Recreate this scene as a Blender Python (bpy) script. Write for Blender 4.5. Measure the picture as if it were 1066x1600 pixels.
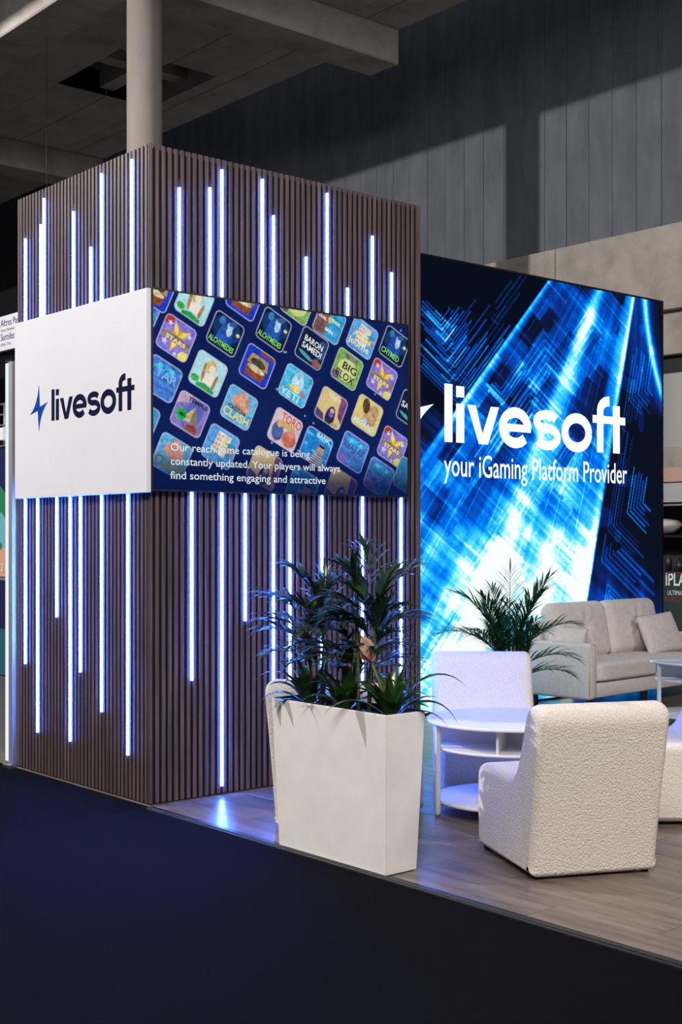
import bpy, bmesh, math, random
import numpy as np
from mathutils import Vector, Matrix
random.seed(7)
for o in list(bpy.data.objects): bpy.data.objects.remove(o)
scene = bpy.context.scene
C = scene.collection
PI = math.pi

# ------------------------------------------------------------------ camera, world, lights, exposure
cam_d = bpy.data.cameras.new('camera'); cam = bpy.data.objects.new('camera', cam_d); C.objects.link(cam)
cam.location = (-4.145, -6.603, 1.6)
cam.rotation_euler = (PI/2, 0, -math.radians(40.54))
cam_d.sensor_fit = 'VERTICAL'; cam_d.sensor_height = 36; cam_d.lens = 36*2020/1600
cam_d.shift_y = 40/1600; cam_d.clip_end = 200
scene.camera = cam
w = bpy.data.worlds.new('hall_ambient'); scene.world = w; w.use_nodes = True
w.node_tree.nodes['Background'].inputs[0].default_value = (0.62, 0.64, 0.80, 1)
w.node_tree.nodes['Background'].inputs[1].default_value = 0.11
vs = scene.view_settings
vs.view_transform = 'Standard'; vs.look = 'None'; vs.exposure = 0.0; vs.gamma = 1.0; vs.use_curve_mapping = False

def lamp(name, kind, loc, target, energy, color, **kw):
    d = bpy.data.lights.new(name, kind); o = bpy.data.objects.new(name, d); C.objects.link(o)
    d.energy = energy; d.color = color
    for k, v in kw.items(): setattr(d, k, v)
    o.location = loc
    o.rotation_euler = (Vector(target)-Vector(loc)).to_track_quat('-Z', 'Y').to_euler()
    return o
WARM = (1.0, 0.95, 0.89)
lamp('hall_floodlight_front', 'AREA', (-6.0, -7.5, 7.2), (0.6, -1.5, 0.8), 900, WARM, shape='DISK', size=3.6)
lamp('hall_floodlight_side', 'AREA', (3.2, -9.0, 7.2), (1.6, -2.0, 0.3), 420, WARM, shape='DISK', size=3.0)
lamp('hall_highbay_spot', 'SPOT', (-6.0, 6.5, 7.9), (-6.0, 6.5, 0), 4800, (1.0, 0.95, 0.9), spot_size=math.radians(176.2), spot_blend=0.0, shadow_soft_size=0.07)

# ------------------------------------------------------------------ materials
MATS = {}
def principled(name, color, rough=0.6, metal=0.0, spec=0.5, emis=None, estr=0.0):
    m = bpy.data.materials.new(name); m.use_nodes = True
    b = m.node_tree.nodes['Principled BSDF']
    b.inputs['Base Color'].default_value = (*color, 1); b.inputs['Roughness'].default_value = rough
    b.inputs['Metallic'].default_value = metal; b.inputs['Specular IOR Level'].default_value = spec
    if emis: b.inputs['Emission Color'].default_value = (*emis, 1); b.inputs['Emission Strength'].default_value = estr
    MATS[name] = m
    return m
def N(m, t, **kw):
    n = m.node_tree.nodes.new(t)
    for k, v in kw.items(): setattr(n, k, v)
    return n
def L(m, a, b): m.node_tree.links.new(a, b)
def ramp(m, fac, stops):
    r = N(m, 'ShaderNodeValToRGB'); L(m, fac, r.inputs[0])
    el = r.color_ramp.elements
    el[0].position = stops[0][0]; el[0].color = (*stops[0][1], 1)
    el[1].position = stops[-1][0]; el[1].color = (*stops[-1][1], 1)
    for p, c in stops[1:-1]:
        e = el.new(p); e.color = (*c, 1)
    return r.outputs[0]
def noisy(name, stops, scale=(1, 1, 1), nscale=4, detail=6, rough=0.7, bump=0.0, bscale=None, spec=0.4, rand=False, dist=0.01, metal=0.0, nrough=0.6):
    """noise-coloured material on object coordinates, with optional noise bump"""
    m = principled(name, (1, 1, 1), rough, metal, spec)
    b = m.node_tree.nodes['Principled BSDF']
    tc = N(m, 'ShaderNodeTexCoord'); mp = N(m, 'ShaderNodeMapping'); mp.inputs['Scale'].default_value = scale
    src = tc.outputs['Object']
    if rand:
        oi = N(m, 'ShaderNodeObjectInfo'); mul = N(m, 'ShaderNodeVectorMath', operation='MULTIPLY_ADD')
        cmb = N(m, 'ShaderNodeCombineXYZ')
        for i in range(3): L(m, oi.outputs['Random'], cmb.inputs[i])
        mul.inputs[1].default_value = (37.0, 53.0, 71.0)
        L(m, cmb.outputs[0], mul.inputs[0]); L(m, src, mul.inputs[2]); src = mul.outputs[0]
    L(m, src, mp.inputs[0])
    nz = N(m, 'ShaderNodeTexNoise'); nz.inputs['Scale'].default_value = nscale; nz.inputs['Detail'].default_value = detail; nz.inputs['Roughness'].default_value = nrough
    L(m, mp.outputs[0], nz.inputs['Vector'])
    L(m, ramp(m, nz.outputs['Fac'], stops), b.inputs['Base Color'])
    if bump:
        n2 = nz
        if bscale:
            n2 = N(m, 'ShaderNodeTexNoise'); n2.inputs['Scale'].default_value = bscale; n2.inputs['Detail'].default_value = 3
            L(m, mp.outputs[0], n2.inputs['Vector'])
        bp = N(m, 'ShaderNodeBump'); bp.inputs['Strength'].default_value = bump; bp.inputs['Distance'].default_value = dist
        L(m, n2.outputs['Fac'], bp.inputs['Height']); L(m, bp.outputs[0], b.inputs['Normal'])
    return m
def emitter(name, color, strength):
    m = bpy.data.materials.new(name); m.use_nodes = True; nt = m.node_tree
    nt.nodes.remove(nt.nodes['Principled BSDF'])
    e = nt.nodes.new('ShaderNodeEmission'); e.inputs[0].default_value = (*color, 1); e.inputs[1].default_value = strength
    nt.links.new(e.outputs[0], nt.nodes['Material Output'].inputs[0]); MATS[name] = m
    return m
def emit_attr(name, strength):
    m = emitter(name, (1, 1, 1), strength); e = [n for n in m.node_tree.nodes if n.type == 'EMISSION'][0]
    a = N(m, 'ShaderNodeAttribute', attribute_name='art'); L(m, a.outputs['Color'], e.inputs[0])
    return m

noisy('walnut', [(0.25, (0.036, 0.020, 0.023)), (0.5, (0.090, 0.056, 0.062)), (0.75, (0.170, 0.116, 0.122))], (55, 55, 1.6), 1.0, 5, 0.55, 0.25, None, 0.4, True, 0.002)
noisy('oak_floor', [(0.24, (0.030, 0.022, 0.018)), (0.40, (0.115, 0.087, 0.071)), (0.58, (0.19, 0.148, 0.122)), (0.8, (0.27, 0.222, 0.187))], (9, 1.1, 9), 1.5, 9, 0.30, 0.06, None, 0.5, True, 0.003, nrough=0.68)
noisy('carpet_black', [(0.3, (0.0018, 0.0016, 0.0018)), (0.7, (0.0048, 0.0043, 0.0046))], (1, 1, 1), 260, 3, 1.0, 0.5, None, 0.04, False, 0.004)
noisy('carpet_grey', [(0.3, (0.06, 0.06, 0.062)), (0.7, (0.13, 0.13, 0.132))], (1, 1, 1), 120, 3, 0.95, 0.3, None, 0.2, False, 0.004)
noisy('concrete', [(0.2, (0.22, 0.195, 0.175)), (0.5, (0.37, 0.335, 0.305)), (0.8, (0.48, 0.435, 0.40))], (1, 1, 1), 2.2, 10, 0.85, 0.25, 14, 0.25, True, 0.01)
noisy('concrete_soffit', [(0.2, (0.28, 0.26, 0.25)), (0.5, (0.40, 0.375, 0.36)), (0.8, (0.50, 0.47, 0.45))], (1, 1, 1), 1.6, 10, 0.85, 0.2, 14, 0.25, True, 0.01)
noisy('concrete_column', [(0.2, (0.24, 0.205, 0.195)), (0.8, (0.34, 0.295, 0.28))], (2, 2, 0.5), 3, 8, 0.8, 0.15, 20, 0.25, False, 0.006)
noisy('hall_cladding', [(0.2, (0.085, 0.092, 0.115)), (0.5, (0.125, 0.135, 0.165)), (0.8, (0.165, 0.18, 0.215))], (1, 1, 0.35), 3.0, 9, 0.75, 0.25, 45, 0.3, True, 0.006)
noisy('boucle', [(0.3, (0.66, 0.59, 0.52)), (0.7, (0.86, 0.80, 0.735))], (1, 1, 1), 170, 3, 0.95, 0.85, 105, 0.1, False, 0.008)
noisy('sofa_velvet', [(0.25, (0.68, 0.61, 0.58)), (0.75, (0.82, 0.75, 0.72))], (1, 1, 1), 22, 8, 0.85, 0.25, 160, 0.2, False, 0.004)
noisy('planter_white', [(0.3, (0.74, 0.72, 0.69)), (0.7, (0.82, 0.80, 0.77))], (1, 1, 1), 5, 5, 0.45, 0.05, 60, 0.4, False, 0.003)
noisy('white_lacquer', [(0.3, (0.74, 0.73, 0.74)), (0.7, (0.82, 0.81, 0.82))], (1, 1, 1), 3, 4, 0.38, 0.03, 40, 0.4, False, 0.002)
noisy('sign_white', [(0.3, (0.70, 0.70, 0.76)), (0.7, (0.73, 0.73, 0.79))], (1, 1, 1), 2, 4, 0.5, 0.0)
noisy('soil', [(0.3, (0.008, 0.006, 0.005)), (0.7, (0.03, 0.022, 0.017))], (1, 1, 1), 40, 6, 0.95, 0.8, 60, 0.2, False, 0.02)
noisy('leaf_dark', [(0.3, (0.007, 0.024, 0.009)), (0.7, (0.022, 0.062, 0.020))], (1, 1, 1), 14, 4, 0.28, 0.1, 60, 0.6, True, 0.004)
noisy('leaf_strap', [(0.3, (0.014, 0.048, 0.010)), (0.7, (0.045, 0.115, 0.025))], (1, 1, 1), 10, 4, 0.22, 0.1, 50, 0.6, True, 0.004)
noisy('leaf_areca', [(0.3, (0.010, 0.050, 0.022)), (0.7, (0.030, 0.11, 0.045))], (1, 1, 1), 14, 4, 0.4, 0.1, 60, 0.4, True, 0.004)
noisy('stem_green', [(0.3, (0.07, 0.085, 0.03)), (0.7, (0.16, 0.17, 0.07))], (4, 4, 1), 12, 5, 0.55, 0.2, 40, 0.4, True, 0.004)
noisy('petal', [(0.3, (0.62, 0.34, 0.25)), (0.7, (0.80, 0.56, 0.44))], (1, 1, 1), 24, 5, 0.5, 0.1, 60, 0.4, True, 0.003)
noisy('petal_dry', [(0.3, (0.25, 0.14, 0.10)), (0.7, (0.42, 0.26, 0.19))], (1, 1, 1), 24, 5, 0.6, 0.1, 60, 0.4, True, 0.003)
principled('black_felt', (0.010, 0.009, 0.010), 0.9)
principled('black_core', (0.006, 0.006, 0.008), 0.7)
principled('black_plastic', (0.012, 0.012, 0.016), 0.35)
principled('black_metal', (0.02, 0.02, 0.024), 0.4, 0.6)
principled('aluminium', (0.62, 0.62, 0.64), 0.32, 1.0)
principled('aluminium_dull', (0.42, 0.42, 0.44), 0.5, 0.7)
principled('navy_print', (0.006, 0.008, 0.035), 0.9, spec=0.05)
principled('blue_print', (0.006, 0.05, 0.36), 0.9, spec=0.05)
principled('sign_blue_print', (0.03, 0.05, 0.20), 0.5)
principled('sign_grey_print', (0.25, 0.26, 0.30), 0.5)
principled('dark_hall', (0.022, 0.023, 0.028), 0.8)
principled('dark_green', (0.012, 0.035, 0.036), 0.5)
principled('copper', (0.50, 0.33, 0.27), 0.45, 0.3)
principled('panel_grey', (0.38, 0.39, 0.38), 0.6)
principled('white_print', (0.85, 0.85, 0.85), 0.5)
principled('red_print', (0.35, 0.02, 0.025), 0.5)
principled('booth_navy', (0.012, 0.018, 0.08), 0.4)
principled('booth_teal', (0.02, 0.12, 0.17), 0.4)
principled('card_green', (0.02, 0.20, 0.09), 0.5)
principled('card_peach', (0.65, 0.36, 0.25), 0.5)
principled('card_teal', (0.15, 0.42, 0.50), 0.5)
principled('ceramic', (0.75, 0.70, 0.66), 0.4)
emitter('led_blue', (0.055, 0.18, 1.0), 190)
emitter('led_white', (0.80, 0.86, 1.0), 1.05)
emitter('text_glow', (0.86, 1.0, 1.0), 1.25)
emitter('caption_glow', (0.80, 0.90, 1.0), 0.85)
emit_attr('lightbox_art', 1.1)
emit_attr('screen_art', 0.95)

# ------------------------------------------------------------------ geometry helpers
def mesh_obj(name, verts, faces, mat, parent=None, smooth=False, loc=None):
    me = bpy.data.meshes.new(name); me.from_pydata([tuple(v) for v in verts], [], faces); me.update()
    return link_mesh(name, me, mat, parent, smooth, loc)
def link_mesh(name, me, mat, parent=None, smooth=False, loc=None):
    if mat and not me.materials: me.materials.append(MATS[mat])
    if smooth: me.polygons.foreach_set('use_smooth', [True]*len(me.polygons))
    o = bpy.data.objects.new(name, me); C.objects.link(o)
    if parent: o.parent = parent
    if loc is not None: o.location = loc
    return o
def bm_obj(name, bm, mat, parent=None, smooth=False, loc=None):
    me = bpy.data.meshes.new(name); bmesh.ops.recalc_face_normals(bm, faces=bm.faces); bm.to_mesh(me); bm.free()
    return link_mesh(name, me, mat, parent, smooth, loc)
def tag(o, label=None, cat=None, group=None, kind=None):
    if label: o['label'] = label
    if cat: o['category'] = cat
    if group: o['group'] = group
    if kind: o['kind'] = kind
    return o
def thing(name, label, cat, loc=(0, 0, 0), rz=0.0, group=None, kind=None):
    o = bpy.data.objects.new(name, None); C.objects.link(o); o.empty_display_size = 0.1
    o.location = loc; o.rotation_euler = (0, 0, rz)
    return tag(o, label, cat, group, kind)
def box_bm(x0, x1, y0, y1, z0, z1, bevel=0.0, seg=1, bm=None):
    own = bm is None
    if own: bm = bmesh.new()
    r = bmesh.ops.create_cube(bm, size=1.0)
    for v in r['verts']:
        v.co = Vector(((x0+x1)/2+v.co.x*(x1-x0), (y0+y1)/2+v.co.y*(y1-y0), (z0+z1)/2+v.co.z*(z1-z0)))
    if bevel:
        es = list({e for v in r['verts'] for e in v.link_edges})
        bmesh.ops.bevel(bm, geom=es, offset=bevel, segments=seg, affect='EDGES', profile=0.5)
    return bm
def box(name, b, mat, parent=None, bevel=0.0, seg=1, smooth=False):
    return bm_obj(name, box_bm(*b, bevel=bevel, seg=seg), mat, parent, smooth)
def struct(o): o['kind'] = 'structure'; return o
def lathe(name, prof, mat, parent=None, n=40, loc=None, smooth=True):
    vs_, fs = [], []
    for r, z in prof:
        for i in range(n):
            a = 2*PI*i/n; vs_.append((r*math.cos(a), r*math.sin(a), z))
    for k in range(len(prof)-1):
        for i in range(n):
            j = (i+1) % n; fs.append((k*n+i, k*n+j, (k+1)*n+j, (k+1)*n+i))
    fs.append(tuple(range(n-1, -1, -1))); fs.append(tuple(range((len(prof)-1)*n, len(prof)*n)))
    o = mesh_obj(name, vs_, fs, mat, parent, False, loc)
    if smooth:
        for p in o.data.polygons: p.use_smooth = len(p.vertices) == 4 and abs(p.normal.z) < 0.9
    return o
def tube_mesh(paths, n=6):
    """paths: list of (points, radii)"""
    vs_, fs = [], []
    for pts, rad in paths:
        base = len(vs_); pts = [Vector(p) for p in pts]
        for k, p in enumerate(pts):
            d = (pts[min(k+1, len(pts)-1)]-pts[max(k-1, 0)]).normalized()
            u = d.orthogonal().normalized() if k == 0 else (u-d*u.dot(d)).normalized()
            v = d.cross(u); r = rad[k] if hasattr(rad, '__len__') else rad
            for i in range(n):
                a = 2*PI*i/n; vs_.append(p+u*(r*math.cos(a))+v*(r*math.sin(a)))
        for k in range(len(pts)-1):
            for i in range(n):
                j = (i+1) % n; fs.append((base+k*n+i, base+k*n+j, base+(k+1)*n+j, base+(k+1)*n+i))
        fs.append(tuple(base+i for i in range(n-1, -1, -1))); fs.append(tuple(base+(len(pts)-1)*n+i for i in range(n)))
    return vs_, fs
def tube(name, pts, rad, mat, parent=None, n=6):
    v, f = tube_mesh([(pts, rad)], n); return mesh_obj(name, v, f, mat, parent, True)
def text_mesh(body, size, xscale=1.0, spacing=1.0, bold=0.0, width=None, align='LEFT'):
    cu = bpy.data.curves.new('t', 'FONT'); cu.body = body; cu.size = size; cu.space_character = spacing; cu.offset = bold
    cu.align_x = align; cu.resolution_u = 3
    o = bpy.data.objects.new('t', cu); C.objects.link(o)
    dg = bpy.context.evaluated_depsgraph_get(); me = bpy.data.meshes.new_from_object(o.evaluated_get(dg))
    bpy.data.objects.remove(o); bpy.data.curves.remove(cu)
    co = np.zeros(len(me.vertices)*3); me.vertices.foreach_get('co', co); co = co.reshape(-1, 3)
    if width: xscale = width/max(1e-6, co[:, 0].max()-co[:, 0].min())
    co[:, 0] *= xscale
    me.vertices.foreach_set('co', co.ravel()); me.materials.clear(); me.update()
    return me
def plane_xf(origin, u, v):
    u, v = Vector(u).normalized(), Vector(v).normalized(); n = u.cross(v)
    m = Matrix((u, v, n)).transposed().to_4x4(); m.translation = Vector(origin); return m
def put_text(name, body, size, origin, u, v, mat, parent, **kw):
    me = text_mesh(body, size, **kw); me.transform(plane_xf(origin, u, v))
    return link_mesh(name, me, mat, parent)
def extrude_poly(bm, pts, th, xf=None):
    """2D polygon (u,v) -> thin solid of thickness th along +w"""
    vs_ = [bm.verts.new((xf @ Vector((p[0], p[1], 0))) if xf else (p[0], p[1], 0)) for p in pts]
    f = bm.faces.new(vs_)
    r = bmesh.ops.extrude_face_region(bm, geom=[f])
    nv = [g for g in r['geom'] if isinstance(g, bmesh.types.BMVert)]
    d = (xf.to_3x3() @ Vector((0, 0, th))) if xf else Vector((0, 0, th))
    bmesh.ops.translate(bm, vec=d, verts=nv)

# ------------------------------------------------------------------ the hall: floors
fl = box('floor', (-20, 40, -20, 34, -0.30, -0.016), 'carpet_grey'); struct(fl)
cp = box('floor_carpet_black', (-16, 0, -16, 10, -0.016, -0.010), 'carpet_black'); struct(cp)
deck = box('floor_stand_deck', (0.0, 8.58, -6.0, 1.95, -0.016, -0.009), 'black_core'); struct(deck)
pw, pl = 0.22, 1.40
me_pl = bpy.data.meshes.new('plank')
b_ = box_bm(-pw/2+0.0008, pw/2-0.0008, -pl/2+0.0008, pl/2-0.0008, -0.009, 0.0, bevel=0.0022); b_.to_mesh(me_pl); b_.free(); me_pl.materials.append(MATS['oak_floor'])
for ix in range(39):
    off = [0.0, 0.52, 0.95, 0.27, 0.74][ix % 5]
    for iy in range(6):
        y = 1.95-pl/2-iy*pl-off+0.7
        if y-pl/2 > 1.3 or y < -5.6: continue
        o = bpy.data.objects.new('plank', me_pl); C.objects.link(o); o.parent = deck; o.location = (pw/2+ix*pw, y, 0)
tr = box('trim_1', (-0.034, 0.0, -6.0, -0.03, -0.010, 0.004), 'black_metal', bevel=0.002); struct(tr)
box('trim_lip', (-0.044, -0.034, -6.0, -0.03, -0.010, -0.004), 'aluminium', tr)

# ------------------------------------------------------------------ the hall: ceiling, beams, column
ZC = 8.0
cl = thing('ceiling', None, None, kind='structure')
for b in [(3.30, 4.66, -12, 12.6), (4.665, 5.44, -12, 8.15), (4.665, 5.44, 9.85, 12.6), (5.455, 6.20, -12, 8.15), (5.455, 6.20, 9.85, 12.6),
          (6.205, 6.44, -12, 12.6), (6.455, 7.0, -12, 12.6), (3.30, 5.44, 13.1, 24), (5.455, 7.0, 13.1, 24)]:
    box('ceiling_slab', (*b, ZC, ZC+0.35), 'concrete_soffit', cl)
for i, b in enumerate([(4.62, 4.66, 8.1, 9.9), (6.20, 6.24, 8.1, 9.9)]): box('opening_side', (*b, ZC+0.01, ZC+0.8), 'concrete_soffit', cl)
for b in [(4.66, 6.20, 8.11, 8.15), (4.66, 6.20, 9.85, 9.89)]: box('opening_side', (*b, ZC+0.01, ZC+0.8), 'concrete_soffit', cl)
box('opening_lid', (4.6, 6.26, 8.1, 9.9, ZC+0.8, ZC+0.9), 'dark_hall', cl)
box('opening_rib', (5.33, 5.57, 8.15, 9.85, ZC+0.10, ZC+0.45), 'concrete_soffit', cl)
box('opening_rib', (4.66, 6.20, 8.88, 9.12, ZC+0.16, ZC+0.45), 'concrete_soffit', cl)
for y0 in (5.30, 12.60):
    b = box('trim_2', (3.29, 7.0, y0, y0+0.55, 7.56, ZC), 'concrete', bevel=0.015); struct(b)
b = box('trim_3', (2.70, 3.29, -12, 26, 7.50, ZC+0.35), 'concrete', bevel=0.015); struct(b)
col = lathe('concrete_column', [(0.193, -0.016), (0.193, 7.56)], 'concrete_column', n=48, loc=(3.43, 5.57, 0))
tag(col, 'round pale concrete column rising behind the slatted tower to the ceiling', 'column')
rf = box('ceiling_roof', (6.9, 14, -12, 30, 12.5, 12.8), 'dark_hall'); struct(rf)

# hall side wall: vertical cladding above, concrete band and ledges below
XW = 9.0
wl = box('wall_right', (XW+0.08, XW+0.25, -10, 26, 2.2, 12.5), 'dark_hall'); struct(wl)
PWD = 0.368
mp_ = bpy.data.meshes.new('cladding_panel'); bb = box_bm(XW, XW+0.08, 0.003, PWD-0.003, 5.33, 12.0, bevel=0.004); bb.to_mesh(mp_); bb.free(); mp_.materials.append(MATS['hall_cladding'])
y = 2.79-PWD*10
while y < 17:
    o = bpy.data.objects.new('cladding_panel', mp_); C.objects.link(o); o.parent = wl; o.location = (random.uniform(0, 0.006), y, 0); y += PWD
y = -2.0
while y < 17:
    box('concrete_band_block', (8.82, XW+0.08, y+0.006, y+2.094, 4.32, 5.33), 'concrete', wl, bevel=0.006); y += 2.1
y = -2.2
while y < 17:
    box('concrete_ledge_block', (8.95, XW+0.08, y+0.006, y+2.594, 3.80, 4.32), 'concrete', wl, bevel=0.006)
    box('wall_panel', (8.93, XW+0.08, y+0.006, y+2.594, 2.68, 3.57), 'panel_grey', wl, bevel=0.004)
    box('concrete_sill_block', (8.90, XW+0.08, y+0.006, y+2.594, 2.41, 2.68), 'concrete', wl, bevel=0.006); y += 2.6
wb = box('wall_back', (-14, 9.0, 24, 24.3, -0.1, 12), 'dark_hall'); struct(wb)

# ------------------------------------------------------------------ the slatted tower
TX, TY, TZ, P = 2.249, 1.71, 3.955, 0.045
tw = thing('slatted_tower', 'tall square tower clad in dark walnut slats with glowing blue light strips', 'tower', (0, 0, 0))
box('core', (0.0215, TX-0.004, 0.0215, TY-0.004, 0.012, TZ-0.02), 'black_core', tw)
box('plinth', (0.028, TX-0.012, 0.028, TY-0.012, 0.0, 0.03), 'black_core', tw)
SW = 0.0275
def slat_mesh(wid, z0, z1):
    bm = box_bm(-wid/2, wid/2, -0.022, 0.0, z0, z1, bevel=0.002); me = bpy.data.meshes.new('slat'); bm.to_mesh(me); bm.free()
    me.materials.append(MATS['walnut']); me.materials.append(MATS['black_felt'])      # veneered front, black sides
    for p in me.polygons: p.material_index = 1 if abs(p.normal.x) > 0.9 else 0
    return me
me_s = slat_mesh(SW, 0.008, TZ)
me_c = slat_mesh(0.0205, 0.008, TZ)
def slat(loc, rz, me=me_s):
    o = bpy.data.objects.new('slat', me); C.objects.link(o); o.parent = tw; o.location = loc; o.rotation_euler = (0, 0, rz)
# front face (faces -Y): gaps centred at (i+0.7)*P
for i in range(49): slat(((i+1.2)*P, 0.022, 0), 0)
slat((0.011, 0.022, 0), 0, me_c); slat((0.022, 0.013, 0), -PI/2, slat_mesh(0.012, 0.008, TZ))
slat((TX-0.013, 0.022, 0), 0, me_c)
# left face (faces -X): gaps centred at (i+0.5)*P
for i in range(37): slat((0.022, (i+1.0)*P, 0), -PI/2)
slat((0.022, TY-0.012, 0), -PI/2, me_c)
# plain side and back faces
box('side_panel', (TX-0.004, TX, 0.02, TY, 0.012, TZ-0.005), 'walnut', tw)
box('back_panel', (0.0, TX, TY-0.004, TY, 0.012, TZ-0.005), 'walnut', tw)
TV = (-0.02, 2.08, 1.878, 3.086)       # x0,x1,z0,z1
SG = (-0.05, 1.655, 1.868, 3.078)      # y0,y1,z0,z1
def led(axis, t, z0, z1):
    LW = 0.0043
    if axis == 'x': b = (t-LW, t+LW, -0.008, 0.021, z0, z1)
    else: b = (-0.008, 0.021, t-LW, t+LW, z0, z1)
    box('light_strip', b, 'led_blue', tw, bevel=0.002)
    # dark end cap of the strip channel
    z = z1 if z0 > 2.5 else z0-0.05
    if axis == 'x': b = (t-0.004, t+0.004, 0.002, 0.012, z, z+0.05)
    else: b = (0.002, 0.012, t-0.004, t+0.004, z, z+0.05)
    box('strip_end', b, 'black_plastic', tw)
gx = lambda t: (round(t/P-0.7)+0.7)*P
gy = lambda t: (round(t/P-0.5)+0.5)*P
for t, z in [(.21, 3.725), (.434, 3.765), (.526, 3.893), (.84, 3.889), (.938, 3.672), (1.203, 3.444), (1.384, 3.894), (1.564, 3.285), (1.785, 3.669), (1.961, 3.442)]:
    led('x', gx(t), TV[3]+0.004, z)
for t, z in [(.302, .727), (.526, .053), (.704, 1.074), (.933, .50), (1.064, .62), (1.34, .73), (1.697, .50), (2.05, .40)]:
    led('x', gx(t), z, TV[2]-0.004)
for t, z in [(.191, 3.901), (.555, 3.891), (.694, 3.452), (.914, 3.722), (1.325, 3.888), (1.371, 3.719), (1.595, 3.663)]:
    led('y', gy(t), SG[3]+0.004, z)
for t, z in [(.244, .271), (.57, .503), (.838, .732), (.976, .269), (1.155, 1.073), (1.426, .276), (1.609, .729)]:
    led('y', gy(t), z, SG[2]-0.004)

# ------------------------------------------------------------------ logo lettering (units: metres on the light wall, origin at foot of the l)
def arc(cx, cy, rx, ry, a0, a1, n=24):
    return [(cx+rx*math.cos(math.radians(a0+(a1-a0)*i/n)), cy+ry*math.sin(math.radians(a0+(a1-a0)*i/n))) for i in range(n+1)]
def stroke(path, w):
    """thick polyline -> list of quads"""
    P_ = [Vector(p) for p in path]; nrm = []
    for i in range(len(P_)):
        d = (P_[min(i+1, len(P_)-1)]-P_[max(i-1, 0)]).normalized(); nrm.append(Vector((-d.y, d.x)))
    a = [p+n_*w/2 for p, n_ in zip(P_, nrm)]; b = [p-n_*w/2 for p, n_ in zip(P_, nrm)]
    return [tuple(map(tuple, (b[i], b[i+1], a[i+1], a[i]))) for i in range(len(P_)-1)]
def rect(x0, x1, y0, y1): return [((x0, y0), (x1, y0), (x1, y1), (x0, y1))]
def logo_letters():
    W = 0.098; q = []
    q += rect(0.005, 0.105, 0, 0.525)                                     # l
    q += rect(0.155, 0.258, 0, 0.355); q += rect(0.155, 0.258, 0.415, 0.515)   # i
    q += [((0.300, 0.355), (0.455, 0), (0.535, 0), (0.410, 0.355))]; q += [((0.535, 0), (0.575, 0), (0.725, 0.355), (0.615, 0.355), (0.500, 0.09))]  # v
    q += stroke(arc(0.955, 0.178, 0.178, 0.145, -42, -360+0, 40), W)        # e bowl
    q += rect(0.79, 1.175, 0.140, 0.212)
    # s
    s_path = arc(1.408, 0.262, 0.150, 0.068, 25, 262, 22)[:-1]+arc(1.412, 0.113, 0.160, 0.084, 82, -152, 22)
    q += stroke(s_path, 0.088)
    q += stroke(arc(1.865, 0.178, 0.185, 0.145, 0, 360, 48), W)             # o
    q += rect(2.185, 2.283, 0, 0.40)                                        # f
    q += stroke([(2.234, 0.39)]+arc(2.375, 0.42, 0.141, 0.105, 180, 88, 14), W)
    q += rect(2.115, 2.640, 0.295, 0.372)
    q += rect(2.445, 2.550, 0, 0.485)                                       # t
    return q
def bolt():
    def bez(a, c, b, n=10): return [tuple((1-t)**2*Vector(a)+2*t*(1-t)*Vector(c)+t*t*Vector(b)) for t in [i/n for i in range(n+1)]]
    T, Lf, Bt, Rt = (-.443, .64), (-.766, .156), (-.443, -.151), (-.133, .33)
    return [bez(T, (-.52, .27), Lf)[:-1]+bez(Lf, (-.62, .215), (-.478, .212))[:-1]+[(-.478, .212)], ] and \
        [bez(T, (-.50, .30), Lf)[:-1]+[Lf, (-.49, .205)]+bez(Bt, (-.40, .16), Rt)+[(-.415, .265)]]
def logo_obj(name, polys, xf, th, mat, parent):
    bm = bmesh.new()
    for k, p in enumerate(polys): extrude_poly(bm, p, th*(1+0.004*k), xf)
    return bm_obj(name, bm, mat, parent)

# white logo sign on the left face
sg = thing('logo_sign', 'square white sign board with dark blue lettering and a blue lightning bolt', 'sign', (-0.03, 0.8, SG[2]))
box('mounting_frame', (0.009, 0.0295, 0.06-0.8, 1.6-0.8, 0.05, SG[3]-SG[2]-0.05), 'black_plastic', sg)
sgb = box('board', (-0.02, 0.009, SG[0]-0.8, SG[1]-0.8, 0, SG[3]-SG[2]), 'sign_white', sg, bevel=0.002)
S_ = 0.392
xf = Matrix.Translation((-0.0202, 1.126-0.8, 2.371-SG[2])) @ Matrix(((0, 0, -S_, 0), (-S_, 0, 0, 0), (0, S_, 0, 0), (0, 0, 0, 1)))
logo_obj('lettering', logo_letters(), xf, 0.004, 'navy_print', sg)
logo_obj('lightning_bolt', bolt(), xf, 0.004, 'blue_print', sg)

# ------------------------------------------------------------------ art painted on vertex grids (lightbox print, screen picture)
def vnoise(x, y, seed):
    """smooth value noise"""
    xi = np.floor(x).astype(np.int64); yi = np.floor(y).astype(np.int64); xf_ = x-xi; yf = y-yi
    def hsh(a, b):
        h = (a*374761393+b*668265263+seed*974711) & 0x7fffffff
        h = ((h ^ (h >> 13))*1274126177) & 0x7fffffff
        return ((h ^ (h >> 16)) & 0xffff)/65535.0
    u = xf_*xf_*(3-2*xf_); v = yf*yf*(3-2*yf)
    return (hsh(xi, yi)*(1-u)+hsh(xi+1, yi)*u)*(1-v)+(hsh(xi, yi+1)*(1-u)+hsh(xi+1, yi+1)*u)*v
def cell(x, y, seed):
    xi = np.floor(x).astype(np.int64); yi = np.floor(y).astype(np.int64)
    h = (xi*374761393+yi*668265263+seed*974711) & 0x7fffffff
    h = ((h ^ (h >> 13))*1274126177) & 0x7fffffff
    return ((h ^ (h >> 16)) & 0xffff)/65535.0
def sstep(a, b, x): t = np.clip((x-a)/(b-a), 0, 1); return t*t*(3-2*t)
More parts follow.
